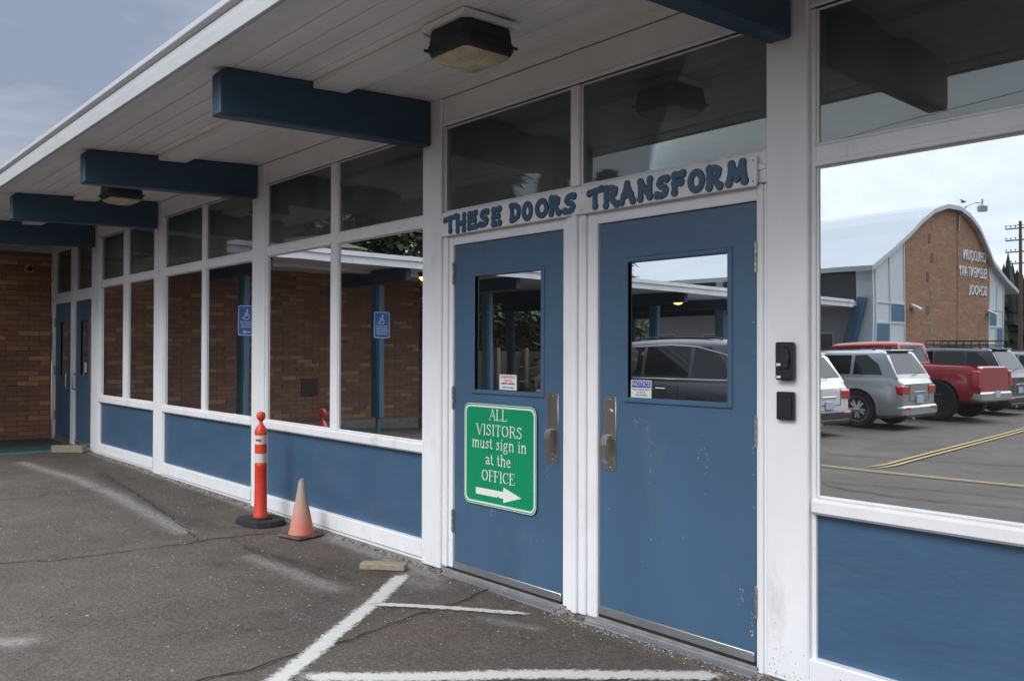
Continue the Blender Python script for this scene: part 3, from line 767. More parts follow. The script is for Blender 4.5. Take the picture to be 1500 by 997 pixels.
# ---- interior seen dimly through the upper panes
bm = bmesh.new(); bbox(bm, -12.9, 5.4, 5.0, 5.1, -.1, 3.04); bmo('interior_wall', bm, INTW, SCH)
bm = bmesh.new(); bbox(bm, -12.95, -12.9, .3, 5.0, -.1, 3.04); bbox(bm, 5.4, 5.45, -.02, 5.1, -.1, 3.04); bmo('interior_wall', bm, INTW, SCH)
bm = bmesh.new(); bbox(bm, -12.9, 5.4, .3, 5.0, -.1, .0); bmo('interior_floor', bm, INTF, SCH)
bm = bmesh.new()
for k in range(24): bbox(bm, -12.9, 5.4, .13 + k * .2, .13 + k * .2 + .192, 3.0, 3.018, 0, .003)
bmo('interior_ceiling', bm, mat('interior_ceiling', (.55, .53, .5), .7), SCH)
for (a, b) in BX:
    box('interior_beam', a, b, .13, 4.99, 2.70, 2.998, mat('interior_beam', (.12, .13, .14), .6), SCH, .004)

# ------------------------------------------------------------------ brick wall at the end of the walk
WX = -12.95
BW = empty('brick_wall', (WX, -3.3, 0), 'red and tan brick end wall beside the far doors, under the canopy', 'wall')
def wz(y): return gz(WX, y)
bm = bmesh.new(); bbox(bm, WX - .3, WX - .008, -6.6, 0.0, -.5, 2.80); bmo('mortar_bed', bm, MORTAR, BW)
RH, BL, G = .0735, .292, .009
def brick_mesh(w, h):
    b = bmesh.new(); bbox(b, -.06, .0, -w / 2, w / 2, 0, h, 0, .003)
    me = bpy.data.meshes.new('brick'); b.to_mesh(me); b.free(); me.materials.append(BRICK); return me
bm_full = brick_mesh(BL - G, RH - G)
cuts = {}
rest = bmesh.new(); cnt = 0
rows = int((2.80 - .0) / RH) + 1
for r in range(rows):
    z = .03 + r * RH
    if z + RH - G > 2.80: break
    y = -.02 - (0 if r % 2 == 0 else BL / 2)
    if r % 2:
        w = BL / 2 - G
        if 'h' not in cuts: cuts['h'] = brick_mesh(w, RH - G)
        o = link('brick', cuts['h'], BW, (WX + random.uniform(-.002, .003), -.02 - w / 2, z)); cnt += 1
    while y - BL > -6.6:
        px = WX + random.uniform(-.002, .003)
        if y > -1.55 and cnt < 296:
            link('brick', bm_full, BW, (px, y - (BL - G) / 2, z)); cnt += 1
        else:
            bbox(rest, px - WX - .06, px - WX, y - (BL - G), y, z, z + RH - G)
        y -= BL
    if -6.6 - y < -.05: bbox(rest, -.06, 0, -6.6, y, z, z + RH - G)
bmo('far_bricks', rest, BRICK, BW, (WX, 0, 0), 'stuff')
box('kerb_footing', WX, WX + .12, -6.5, -2.0, -.4, .06, CONC, BW, .015)
box('wall_vent', WX, WX + .02, -4.35, -4.05, .55, .85, mat('vent_rust', (.08, .04, .035), .7), BW, .004)

# ------------------------------------------------------------------ the covered walk continuing from it
CW = empty('covered_walk', (-13, -10, 0), 'covered walk with blue posts and white fascia running away from the school wing', 'canopy')
def cz(y): return 2.80 + y * .011      # canopy eave falls with the ground
CEND = -19.0
def skew_bar(name, x0, x1, ya, yb, za, zb, m_, par, ny=1):
    """bar along y whose underside follows cz()+za .. cz()+zb"""
    b = bmesh.new(); v = []
    for y in (ya, yb):
        for (x, z) in ((x0, za), (x1, za), (x1, zb), (x0, zb)): v.append(b.verts.new((x, y, cz(y) + z)))
    for f in ((0, 1, 2, 3), (7, 6, 5, 4), (0, 4, 5, 1), (1, 5, 6, 2), (2, 6, 7, 3), (3, 7, 4, 0)): b.faces.new([v[i] for i in f])
    bmesh.ops.recalc_face_normals(b, faces=b.faces)
    return bmo(name, b, m_, par)
skew_bar('fascia', -10.55, -10.52, -1.66, CEND, -.04, .075, WHITE, CW)
skew_bar('roof_edge', -10.55, -10.495, -1.66, CEND, .078, .15, WHITE, CW)
skew_bar('roof', -17.0, -10.55, -1.66, CEND, .03, .14, ROOFM, CW)
for k in range(16):
    xa = -10.552 - k * .4
    skew_bar('soffit_board', xa - .394, xa, -1.64, CEND, .0, .025, SOFFIT, CW)
skew_bar('fascia', -17.03, -17.0, -6.6, CEND, -.04, .15, WHITE, CW)
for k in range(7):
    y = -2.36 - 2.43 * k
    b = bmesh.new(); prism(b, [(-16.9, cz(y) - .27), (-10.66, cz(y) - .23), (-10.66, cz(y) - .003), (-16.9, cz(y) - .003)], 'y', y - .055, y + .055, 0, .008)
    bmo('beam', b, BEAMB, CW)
    for xx in ((-11.58, ) if y > -6.6 else (-11.58, -16.6)):
        g = gz(xx, y)
        b = bmesh.new()
        bbox(b, xx - .10, xx + .10, y - .07, y + .07, g + .28, cz(y) - .27, 0, .01)
        bbox(b, xx + .10, xx + .125, y - .05, y + .05, g + .28, cz(y) - .27, 0, .004)
        lathe(b, [(.035, g - .02), (.035, g + .29)], 12, 0, (xx, y, 0))
        bmo('post', b, POSTB, CW)
    if y < -6.5:
        b = bmesh.new(); bbox(b, -15.4, -14.9, y + .9, y + 1.2, cz(y) - .05, cz(y) - .005, 0, .003)
        bmo('soffit_batten', b, SOFFIT, CW)
skew_bar('soffit_batten', -11.95, -11.72, -2.75, -6.5, -.05, -.002, SOFFIT, CW)
def dome_lamp(x, y, label):
    t = empty('canopy_lamp', (x, y, cz(y)), label, 'lamp', 'glowing lamps under the covered walk')
    b = bmesh.new(); lathe(b, [(.14, -.02), (.15, -.005), (.15, -.0)], 20, 0, (0, 0, 0)); lathe(b, [(.13, -.08), (.14, -.06), (.14, -.02)], 20, 0, (0, 0, 0))
    bmo('lamp_housing', b, BRONZE, t, (x, y, cz(y) - .0))
    b = bmesh.new(); lathe(b, [(.02, -.16), (.08, -.145), (.12, -.11), (.13, -.081)], 20, 0, (0, 0, 0))
    bmo('lamp_globe', b, mat('lit_globe', (.7, .5, .2), .4, emit=(1, .62, .2, 2.2)), t, (x, y, cz(y)), smooth=True)
dome_lamp(-11.3, -5.6, 'lit round lamp under the covered walk nearest the brick wall')
dome_lamp(-12.2, -13.7, 'lit round lamp under the covered walk farther along by the car park')

# parking signs on the walk's posts: faces +x
def strokes(bm, segs, M, thick=.0008, n=8, lift=0.0, mi=0, depth=0.0005):
    """capsule strokes in the local xy plane: segs = [((x0,y0),(x1,y1),w)], M maps local to world"""
    for i, (a, b_, w) in enumerate(segs):
        w1 = w2 = w
        if isinstance(w, tuple): w1, w2 = w
        a, b2 = Vector(a), Vector(b_); d = b2 - a; L = d.length
        ang = math.atan2(d.y, d.x) if L > 1e-6 else 0
        ring = []
        for k in range(n + 1):
            t = ang + math.pi / 2 + math.pi * k / n; ring.append((a.x + math.cos(t) * w1 / 2, a.y + math.sin(t) * w1 / 2))
        for k in range(n + 1):
            t = ang - math.pi / 2 + math.pi * k / n; ring.append((b2.x + math.cos(t) * w2 / 2, b2.y + math.sin(t) * w2 / 2))
        z = lift + i * .00007
        top = [bm.verts.new(M @ Vector((x, y, z + thick))) for x, y in ring]; bot = [bm.verts.new(M @ Vector((x, y, lift))) for x, y in ring]
        f = bm.faces.new(top); f.material_index = mi
        for k in range(len(ring)):
            f = bm.faces.new((bot[k], bot[(k + 1) % len(ring)], top[(k + 1) % len(ring)], top[k])); f.material_index = mi
def rrect(w, h, r, n=5):
    p = []
    for cx, cy, a0 in ((w / 2 - r, h / 2 - r, 0), (-w / 2 + r, h / 2 - r, 90), (-w / 2 + r, -h / 2 + r, 180), (w / 2 - r, -h / 2 + r, 270)):
        for k in range(n + 1):
            a = rad(a0 + 90 * k / n); p.append((cx + r * math.cos(a), cy + r * math.sin(a)))
    return p
def plate(bm, pts, M, z0, z1, mi=0):
    top = [bm.verts.new(M @ Vector((x, y, z1))) for x, y in pts]; bot = [bm.verts.new(M @ Vector((x, y, z0))) for x, y in pts]
    n = len(pts); f = bm.faces.new(top); f.material_index = mi; f = bm.faces.new(bot[::-1]); f.material_index = mi
    for k in range(n):
        f = bm.faces.new((bot[k], bot[(k + 1) % n], top[(k + 1) % n], top[k])); f.material_index = mi
def frame_ring(bm, pa, pb, M, z0, z1, mi=0):
    n = len(pa)
    A = [bm.verts.new(M @ Vector((x, y, z1))) for x, y in pa]; B = [bm.verts.new(M @ Vector((x, y, z1))) for x, y in pb]
    C_ = [bm.verts.new(M @ Vector((x, y, z0))) for x, y in pa]; D = [bm.verts.new(M @ Vector((x, y, z0))) for x, y in pb]
    for k in range(n):
        q = (k + 1) % n
        for f in ((A[k], A[q], B[q], B[k]), (C_[k], C_[q], A[q], A[k]), (B[k], B[q], D[q], D[k])):
            g = bm.faces.new(f); g.material_index = mi
def wall_frame(origin, xdir, normal):
    x = Vector(xdir).normalized(); z = Vector(normal).normalized(); y = z.cross(x)
    return Matrix(((x.x, y.x, z.x, origin[0]), (x.y, y.y, z.y, origin[1]), (x.z, y.z, z.z, origin[2]), (0, 0, 0, 1)))
def parking_sign(y, z, label, arrow):
    x = -11.45
    t = empty('parking_sign', (x, y, z - .23), label, 'sign', 'blue accessible parking signs')
    M = wall_frame((x, y, z), (0, 1, 0), (1, 0, 0))     # reads left to right towards +y seen from +x
    b = bmesh.new(); plate(b, rrect(.30, .46, .03), M, 0, .004); bmo('sign_plate', b, HCB, t)
    b = bmesh.new(); frame_ring(b, rrect(.296, .456, .028), rrect(.272, .432, .02), M, .004, .005)
    S = [((-.01, .155), (-.01, .157), .034), ((-.01, .135), (-.005, .075), .018), ((-.005, .105), (.035, .105), .014), ((-.005, .075), (.035, .072), .016), ((.035, .072), (.055, .03), .016), ((.055, .03), (.07, .035), .014)]
    for k in range(9):
        a0, a1 = rad(120 + k * 24), rad(144 + k * 24); c = (.005, .06)
        S.append(((c[0] + .048 * math.cos(a0), c[1] + .048 * math.sin(a0)), (c[0] + .048 * math.cos(a1), c[1] + .048 * math.sin(a1)), .012))
    strokes(b, S, M, .001, 6, .004)
    # too small to read in the photograph: rows of little marks
    yy = -.02
    for row in range(6 if not arrow else 4):
        xx = -.11 + random.uniform(0, .02); S = []
        while xx < .10:
            w = random.uniform(.012, .03); S.append(((xx, yy - row * .028), (min(xx + w, .11), yy - row * .028), .012)); xx += w + .02
        strokes(b, S, M, .001, 4, .004)
    if arrow: strokes(b, [((.06, -.175), (-.06, -.175), .016), ((.06, -.175), (.03, -.15), .014), ((.06, -.175), (.03, -.20), .014)], M, .001, 4, .004)
    bmo('sign_print', b, SIGNW, t)
parking_sign(-2.36, 1.82, 'blue accessible parking sign with an arrow on the walk post nearest the far doors', True)
parking_sign(-4.79, 1.80, 'blue accessible parking sign on the second walk post from the far doors', False)

# things on the end wall: dome camera
t = empty('security_camera', (-12.95, -.31, 2.5), 'small white dome camera on the dark brick end wall', 'camera')
b = bmesh.new(); lathe(b, [(.055, 0), (.06, .02), (.055, .04)], 20, 0, (0, 0, 0), 'x'); bmo('camera_base', b, mat('camera_white', (.5, .5, .5), .5), t, (-12.95, -.31, 2.55))
b = bmesh.new(); lathe(b, [(.042, .04), (.04, .06), (.028, .075), (.01, .082)], 20, 0, (0, 0, 0), 'x'); bmo('camera_dome', b, BLACKP, t, (-12.95, -.31, 2.55), smooth=True)

# ------------------------------------------------------------------ soffit lamps
def soffit_lamp(x, label, y=-.735):
    zt = soffz(y - .17) - .004
    t = empty('soffit_lamp', (x, y, zt - .24), label, 'lamp', 'square black canopy lamps under the eave')
    b = bmesh.new(); bbox(b, -.17, .17, -.17, .17, -.03, 0.0, 0, .003); bmo('mounting_board', b, SOFFIT, t, (x, y, zt))
    def ring(s, z, c=.03):
        return [(s - c, -s, z), (s, -s + c, z), (s, s - c, z), (s - c, s, z), (-s + c, s, z), (-s, s - c, z), (-s, -s + c, z), (-s + c, -s, z)]
    def loft(rs):
        b = bmesh.new(); R_ = [[b.verts.new(p) for p in r] for r in rs]
        for i in range(len(R_) - 1):
            for k in range(8): b.faces.new((R_[i][k], R_[i][(k + 1) % 8], R_[i + 1][(k + 1) % 8], R_[i + 1][k]))
        b.faces.new(R_[0][::-1]); b.faces.new(R_[-1]); bmesh.ops.recalc_face_normals(b, faces=b.faces); return b
    b = loft([ring(.146, -.031), ring(.150, -.05), ring(.156, -.105), ring(.160, -.110), ring(.160, -.130), ring(.152, -.150), ring(.140, -.160)])
    for sx, sy in ((-1, -1), (1, -1)):
        lathe(b, [(.008, -.163), (.008, .163)], 8, 0, (sx * .153, 0, -.12), 'y')
    bmo('lamp_housing', b, BRONZE, t, (x, y, zt))
    b = loft([ring(.138, -.1605, .02), ring(.134, -.170, .02), ring(.10, -.190, .02), ring(.03, -.203, .01)])
    bmo('lamp_lens', b, LENS, t, (x, y, zt))
soffit_lamp(-1.83, 'square black lamp with pale lens above the near doors')
soffit_lamp(-7.2, 'smaller looking black soffit lamp between the second and third beams')
# flat fitting over the far doors
t = empty('ceiling_fitting', (-12.6, -.52, 2.85), 'pale flat fitting on the soffit by the brick end wall', 'lamp')
b = bmesh.new(); bbox(b, -.20, .20, -.10, .10, .03, .075, 0, .01); bmo('fitting_body', b, SOFFIT, t, (-12.6, -.52, 2.85))
b = bmesh.new(); bbox(b, -.18, .18, -.085, .085, .012, .0295, 0, .008); bmo('fitting_lens', b, STW, t, (-12.6, -.52, 2.85))

# ------------------------------------------------------------------ writing: drawn letters
def arc(cx, cy, rx, ry, a0, a1, n=8):
    return [(cx + rx * math.cos(rad(a0 + (a1 - a0) * k / n)), cy + ry * math.sin(rad(a0 + (a1 - a0) * k / n))) for k in range(n + 1)]
# bouncy round-ended capitals in a unit box; balls mark fat stroke ends
FUN = {
 'T': [[(0, .84), (.3, .90), (.6, .93), (1, 1.0)], [(.5, .9), (.48, .45), (.5, 0)]],
 'H': [[(.12, .98), (.08, .5), (.1, 0)], [(.9, 1), (.86, .5), (.88, 0)], [(.1, .45), (.88, .5)]],
 'E': [[(.12, .98), (.1, .5), (.1, .03)], [(.12, .95), (.5, .97), (.92, 1.0)], [(.1, .5), (.78, .53)], [(.1, .03), (.5, .02), (.95, .06)]],
 'S': [[(.9, .92), (.68, .98), (.35, .92), (.2, .72), (.38, .56), (.68, .48), (.85, .32), (.75, .12), (.4, .03), (.05, .10)]],
 'D': [[(.1, .96), (.12, .5), (.1, .03)], [(.05, .96), (.5, .97), (.86, .78), (.92, .5), (.8, .2), (.45, .04), (.1, .03)]],
 'O': [arc(.5, .5, .43, .47, 90, 450, 16)],
 'R': [[(.12, .97), (.12, .5), (.1, 0)], [(.12, .94), (.55, .98), (.85, .85), (.78, .6), (.45, .5), (.15, .47)], [(.4, .48), (.62, .24), (.92, .0)]],
 'A': [[(.06, 0), (.28, .5), (.48, 1)], [(.48, 1), (.72, .5), (.94, 0)], [(.24, .36), (.78, .36)]],
 'N': [[(.1, 0), (.12, .5), (.1, .96)], [(.1, .96), (.5, .48), (.88, .04)], [(.88, .04), (.86, .5), (.9, 1)]],
 'F': [[(.14, .96), (.12, .5), (.12, 0)], [(.12, .93), (.5, .96), (.95, 1.0)], [(.12, .5), (.75, .53)]],
 'M': [[(.06, 0), (.16, .5), (.2, .97)], [(.2, .97), (.36, .6), (.5, .22)], [(.5, .22), (.66, .6), (.82, .98)], [(.82, .98), (.86, .5), (.93, .02)]],
}
SG = [('T', -2.982, -2.841), ('H', -2.859, -2.747), ('E', -2.742, -2.633), ('S', -2.631, -2.521), ('E', -2.509, -2.41), ('D', -2.343, -2.236), ('O', -2.236, -2.136), ('O', -2.126, -2.005), ('R', -2.011, -1.908), ('S', -1.902, -1.79), ('T', -1.714, -1.599), ('R', -1.604, -1.486), ('A', -1.492, -1.378), ('N', -1.372, -1.265), ('S', -1.262, -1.162), ('F', -1.159, -1.069), ('O', -1.064, -0.956), ('R', -0.959, -0.858), ('M', -0.851, -0.725)]
SB0, SB1 = 2.090, 2.222
sign = empty('doorway_sign', (-1.87, -.05, SB0), 'long white board over the near doors with bouncy blue words THESE DOORS TRANSFORM', 'sign')
box('sign_board', -3.035, -.690, -.050, -.036, SB0, SB1, WHITE, sign, .003)
for x in (-3.015, -1.755, -.705):
    for z in (SB0 + .02, SB1 - .02):
        b = bmesh.new(); lathe(b, [(.0035, -.0515), (.0035, -.05)], 8, 0, (x, 0, z), 'y'); bmo('screw', b, DARK, sign)
for i, (ch, xa, xb) in enumerate(SG):
    jig = (.004, -.003, .0, .003, -.004)[i % 5]
    w_ = .0275; x0, x1 = xa + w_ * .55, xb - w_ * .55; zz0, zz1 = SB0 + .024 + jig, SB1 - .022 + jig * .5
    b = bmesh.new()
    for lay, (grow, y0, mi) in enumerate(((.005, .0, 1), (0, .0045, 0))):
        S = []
        for pl in FUN[ch]:
            P = [(x0 + (x1 - x0) * px, zz0 + (zz1 - zz0) * pz) for px, pz in pl]
            for a, c in zip(P, P[1:]): S.append((a, c, w_ + grow))
            if ch != 'O':
                for e in (P[0], P[-1]): S.append((e, (e[0] + .0001, e[1]), w_ * 1.32 + grow))
        strokes(b, S, wall_frame((0, -.0505, 0), (1, 0, 0), (0, -1, 0)), .0045 if lay == 0 else .0015, 8, y0, mi)
    bmo('letter', b, [LETB, LETE], sign)

# a plain serif alphabet for the green sign: strokes (points, width) in a unit-height box, advance width
def ser(x, y, w=.20, t=.035): return ([(x - w / 2, y), (x + w / 2, y)], t)
SER = {
 'A': (.78, [([(.08, 0), (.39, 1)], .045), ([(.39, 1), (.68, 0)], .10), ([(.2, .36), (.57, .36)], .04), ser(.08, .01), ser(.69, .01)]),
 'L': (.64, [([(.15, 0), (.15, 1)], .11), ([(.15, .015), (.55, .015)], .04), ([(.57, .02), (.60, .22)], .04), ser(.15, .99), ser(.12, .01)]),
 'V': (.76, [([(.08, 1), (.38, 0)], .10), ([(.38, 0), (.68, 1)], .045), ser(.08, .99), ser(.68, .99)]),
 'I': (.36, [([(.18, 0), (.18, 1)], .11), ser(.18, .99), ser(.18, .01)]),
 'S': (.60, [([(.48, .80), (.40, .93), (.28, .98), (.15, .92), (.10, .78), (.20, .62), (.36, .50), (.48, .36), (.48, .18), (.38, .05), (.24, .02), (.12, .08), (.08, .22)], .075), ([(.49, .78), (.49, .98)], .03), ([(.08, .02), (.08, .24)], .03)]),
 'T': (.70, [([(.35, 0), (.35, 1)], .11), ([(.06, .985), (.64, .985)], .04), ([(.06, .98), (.04, .78)], .035), ([(.64, .98), (.66, .78)], .035), ser(.35, .01)]),
 'O': (.82, [(arc(.40, .5, .31, .47, 60, 120, 4), .05), (arc(.40, .5, .31, .47, 120, 240, 8), .10), (arc(.40, .5, .31, .47, 240, 300, 4), .05), (arc(.40, .5, .31, .47, -60, 60, 8), .10)]),
 'R': (.76, [([(.15, 0), (.15, 1)], .11), (([(.15, .98)] + arc(.36, .75, .22, .23, 90, -90, 8) + [(.15, .51)]), .06), ([(.38, .5), (.66, 0)], .09), ser(.13, .99), ser(.15, .01), ser(.70, .01, .12)]),
 'F': (.62, [([(.15, 0), (.15, 1)], .11), ([(.15, .985), (.56, .985)], .04), ([(.56, .98), (.58, .78)], .035), ([(.15, .52), (.42, .52)], .04), ([(.43, .42), (.43, .62)], .03), ser(.13, .99), ser(.15, .01)]),
 'C': (.74, [(arc(.42, .5, .32, .47, 50, 120, 5), .05), (arc(.42, .5, .32, .47, 120, 240, 8), .10), (arc(.42, .5, .32, .47, 240, 310, 5), .05), ([(.64, .70), (.65, .97)], .035)]),
 'E': (.66, [([(.15, 0), (.15, 1)], .11), ([(.15, .985), (.56, .985)], .04), ([(.56, .98), (.58, .78)], .035), ([(.15, .52), (.42, .52)], .04), ([(.43, .42), (.43, .62)], .03), ([(.15, .015), (.58, .015)], .04), ([(.59, .02), (.62, .22)], .035), ser(.12, .99), ser(.12, .01)]),
 'm': (.92, [([(.13, 0), (.13, .66)], .09), ([(.13, .50), (.25, .64), (.38, .64), (.44, .5), (.44, 0)], .085), ([(.44, .50), (.56, .64), (.69, .64), (.76, .5), (.76, 0)], .085), ser(.07, .65, .10), ser(.13, .01, .17), ser(.44, .01, .17), ser(.76, .01, .17)]),
 'u': (.66, [([(.14, .66), (.14, .18), (.20, .04), (.34, .03), (.48, .14)], .085), ([(.48, .66), (.48, 0)], .09), ser(.10, .65, .12), ser(.44, .65, .12), ser(.53, .01, .12)]),
 's': (.48, [([(.36, .54), (.28, .64), (.16, .62), (.12, .50), (.24, .38), (.36, .28), (.36, .12), (.26, .02), (.14, .04), (.08, .14)], .065), ([(.37, .5), (.37, .66)], .03), ([(.08, .0), (.08, .18)], .03)]),
 't': (.42, [([(.17, .88), (.17, .14), (.24, .03), (.36, .07)], .09), ([(.03, .64), (.33, .64)], .04)]),
 'i': (.34, [([(.17, 0), (.17, .66)], .09), ser(.12, .65, .12), ser(.17, .01, .19), ([(.16, .90), (.165, .90)], .11)]),
 'g': (.62, [(arc(.27, .45, .16, .20, 0, 360, 12), .07), ([(.38, .60), (.54, .66)], .05), ([(.16, .24), (.12, .12), (.2, .04), (.42, .02), (.50, -.1), (.42, -.24), (.22, -.28), (.08, -.2), (.1, -.06), (.2, .02)], .055)]),
 'n': (.66, [([(.14, 0), (.14, .66)], .09), ([(.14, .50), (.28, .64), (.42, .63), (.49, .5), (.49, 0)], .085), ser(.08, .65, .10), ser(.14, .01, .19), ser(.49, .01, .19)]),
 'a': (.58, [([(.10, .52), (.18, .64), (.32, .64), (.40, .52), (.40, .12), (.46, .03), (.54, .06)], .08), ([(.40, .38), (.2, .30), (.10, .18), (.14, .05), (.26, .03), (.40, .14)], .07)]),
 'h': (.66, [([(.14, 0), (.14, 1.0)], .09), ([(.14, .50), (.28, .64), (.42, .63), (.49, .5), (.49, 0)], .085), ser(.08, .99, .10), ser(.14, .01, .19), ser(.49, .01, .19)]),
 'e': (.56, [([(.12, .36), (.44, .38), (.42, .54), (.30, .65), (.18, .60), (.10, .44), (.10, .24), (.18, .07), (.32, .02), (.46, .12)], .07)]),
 ' ': (.34, []),
}
def serif_line(b, text, cx, y, h, M, lift, squeeze=1.0):
    W_ = sum(SER[c][0] for c in text) * h * squeeze
    x = cx - W_ / 2
    for c in text:
        adv, sts = SER[c]; S = []
        for pl, w in sts:
            P = [(x + px * h * squeeze, y + py * h) for px, py in pl]
            for a, q in zip(P, P[1:]): S.append((a, q, w * h * 1.15))
        strokes(b, S, M, .0006, 4, lift)
        x += adv * h * squeeze
gx0, gx1, gz0, gz1 = -2.812, -2.150, .443, 1.052
gs = empty('visitor_sign', ((gx0 + gx1) / 2, -.006, gz0), 'green ALL VISITORS must sign in at the OFFICE sign on the left near door', 'sign')
gw, gh = gx1 - gx0, gz1 - gz0
M = wall_frame(((gx0 + gx1) / 2, -.0125, (gz0 + gz1) / 2), (1, 0, 0), (0, -1, 0))
b = bmesh.new(); plate(b, rrect(gw, gh, .05), M, -.002, .0)
# pleats of the old sheeting
for k in range(30):
    x = -gw / 2 + .03 + k * (gw - .06) / 29
    top = [b.verts.new(M @ Vector(p)) for p in ((x - .0022, -gh / 2 + .03, .0), (x + .0022, -gh / 2 + .03, .0), (x + .0008, -gh / 2 + .03, .0009), (x - .0008, -gh / 2 + .03, .0009))]
    bot = [b.verts.new(M @ Vector(p)) for p in ((x - .0022, gh / 2 - .03, .0), (x + .0022, gh / 2 - .03, .0), (x + .0008, gh / 2 - .03, .0009), (x - .0008, gh / 2 - .03, .0009))]
    for q in ((0, 3), (3, 2), (2, 1)): b.faces.new((top[q[0]], top[q[1]], bot[q[1]], bot[q[0]])).material_index = 1
bmo('sign_plate', b, [GREEN, mat('sign_green_rib', (0.0, .17, .075), .35)], gs)
b = bmesh.new(); frame_ring(b, rrect(gw - .001, gh - .001, .05), rrect(gw - .008, gh - .008, .047), M, 0, .0008); frame_ring(b, rrect(gw - .022, gh - .022, .042), rrect(gw - .042, gh - .042, .034), M, 0, .0012)
bmo('sign_border', b, SIGNW, gs)
b = bmesh.new(); sc_ = gh / 1.0
for txt, zc, h, sq in (('ALL', .958, .064, 1.28), ('VISITORS', .866, .064, 1.34), ('must sign in', .786, .066, 1.22), ('at the', .692, .066, 1.22), ('OFFICE', .594, .064, 1.26)):
    serif_line(b, txt, 0.0 if txt not in ('ALL', 'at the', 'OFFICE') else -.005, zc - (gz0 + gz1) / 2, h, M, .0012, sq)
bmo('sign_lettering', b, SIGNW, gs)
b = bmesh.new(); ax, ay = -.215, .523 - (gz0 + gz1) / 2
plate(b, [(ax, ay - .018), (ax + .26, ay - .018), (ax + .26, ay - .042), (ax + .42, ay + .004), (ax + .26, ay + .048), (ax + .26, ay + .022), (ax, ay + .022)][::1], M, .0005, .0016)
bmo('sign_arrow', b, SIGNW, gs)
for zz in (gz1 - .045, gz0 + .065):
    b = bmesh.new(); lathe(b, [(.005, -.017), (.006, -.0145)], 10, 0, ((gx0 + gx1) / 2, 0, zz), 'y'); bmo('screw', b, HINGE, gs)

def text_mesh(txt, size, M, m_, name, parent, depth=.0004, sx=1.0):
    cu = bpy.data.curves.new(name, 'FONT'); cu.body = txt; cu.size = size; cu.extrude = depth; cu.align_x = 'CENTER'; cu.align_y = 'CENTER'; cu.resolution_u = 2
    o = bpy.data.objects.new(name, cu); COL.objects.link(o)
    dg = bpy.context.evaluated_depsgraph_get(); me = bpy.data.meshes.new_from_object(o.evaluated_get(dg))
    bpy.data.objects.remove(o)
    me.transform(M @ Matrix.Diagonal((sx, 1, 1, 1))); me.materials.clear(); me.materials.append(m_)
    return link(name, me, parent)
# stickers on the door glass
t = empty('warning_sticker', (-2.425, .02, 1.14), 'white and red WARNING sticker low on the left near door window', 'sticker')
M = wall_frame((-2.425, .0110, 1.185), (1, 0, 0), (0, -1, 0))
b = bmesh.new(); plate(b, rrect(.155, .09, .003), M, 0, .0005); bmo('sticker_sheet', b, STW, t)
text_mesh('WARNING', .028, M @ Matrix.Translation((0, .030, .001)), STR, 'sticker_lettering', t)
text_mesh('Protected By', .014, M @ Matrix.Translation((0, .010, .001)), STK, 'sticker_lettering', t)
b = bmesh.new(); strokes(b, [((-.055, -.008), (-.01, -.006), .009), ((.005, -.008), (.055, -.006), .009)], M, .0005, 4, .0008); bmo('sticker_print', b, STR, t)
b = bmesh.new(); strokes(b, [((-.05, -.03), (-.02, -.03), .006), ((-.012, -.03), (.012, -.03), .006), ((.02, -.03), (.048, -.03), .006)], M, .0005, 4, .0008); bmo('sticker_print', b, STK, t)
t = empty('notice_sticker', (-1.395, .02, 1.14), 'blue headed NOTICE sticker in the corner of the right near door window', 'sticker')
M = wall_frame((-1.399, .0110, 1.182), (1, 0, 0), (0, -1, 0))
b = bmesh.new(); plate(b, rrect(.134, .088, .002), M, 0, .0005); bmo('sticker_sheet', b, STW, t)
b = bmesh.new(); plate(b, [(-.062, .006), (.062, .006), (.062, .040), (-.062, .040)], M, .0004, .0009); bmo('sticker_band', b, STB, t)
text_mesh('NOTICE', .032, M @ Matrix.Translation((0, .023, .0014)), STW, 'sticker_lettering', t)
for k, s in enumerate(('VIDEO SURVEILLANCE', 'IN USE ON', 'THESE PREMISES')):
    text_mesh(s, .0115, M @ Matrix.Translation((0, -.004 - k * .0135, .001)), STK, 'sticker_lettering', t)
t = empty('door_notice', (-11.2, .02, 1.05), 'small white notice low in the far right door window', 'sticker')
M = wall_frame((-11.19, .0110, 1.13), (1, 0, 0), (0, -1, 0))
b = bmesh.new(); plate(b, rrect(.10, .13, .003), M, 0, .0005); bmo('notice_sheet', b, STW, t)
b = bmesh.new(); strokes(b, [((-.03, .03 - k * .02), (.03, .03 - k * .02), .006) for k in range(4)], M, .0005, 4, .0008); bmo('notice_print', b, STK, t)

# intercom and reader on the wide post
t = empty('door_intercom', (-.547, -.035, 1.25), 'black intercom with two small pale tags on the white post, upper of two', 'intercom')
b = bmesh.new(); bbox(b, -.042, .042, -.032, 0, 0, .160, 0, .007); bmo('intercom_body', b, BLACKP, t, (-.547, -.0355, 1.25))
b = bmesh.new(); pts = [(-.022, .05), (.026, .05), (.030, .09), (.024, .132), (.008, .142), (-.020, .138)]
prism(b, pts, 'y', -.043, -.0325, 0, .003); bmo('intercom_hood', b, mat('intercom_gloss', (.02, .022, .028), .15), t, (-.547, -.0355, 1.25))
for (dx, dz) in ((-.016, .060), (-.022, .008)):
    b = bmesh.new(); bbox(b, dx - .010, dx + .010, -.045 if dz > .05 else -.034, -.033, dz, dz + .011, 0, .001); bmo('intercom_tag', b, STW, t, (-.547, -.0355, 1.25))
t = empty('card_reader', (-.549, -.035, 1.083), 'plain black card reader under the intercom on the white post', 'card reader')
b = bmesh.new(); bbox(b, -.041, .041, -.020, 0, 0, .118, 0, .004); bmo('reader_body', b, BLACKP, t, (-.549, -.0355, 1.083))
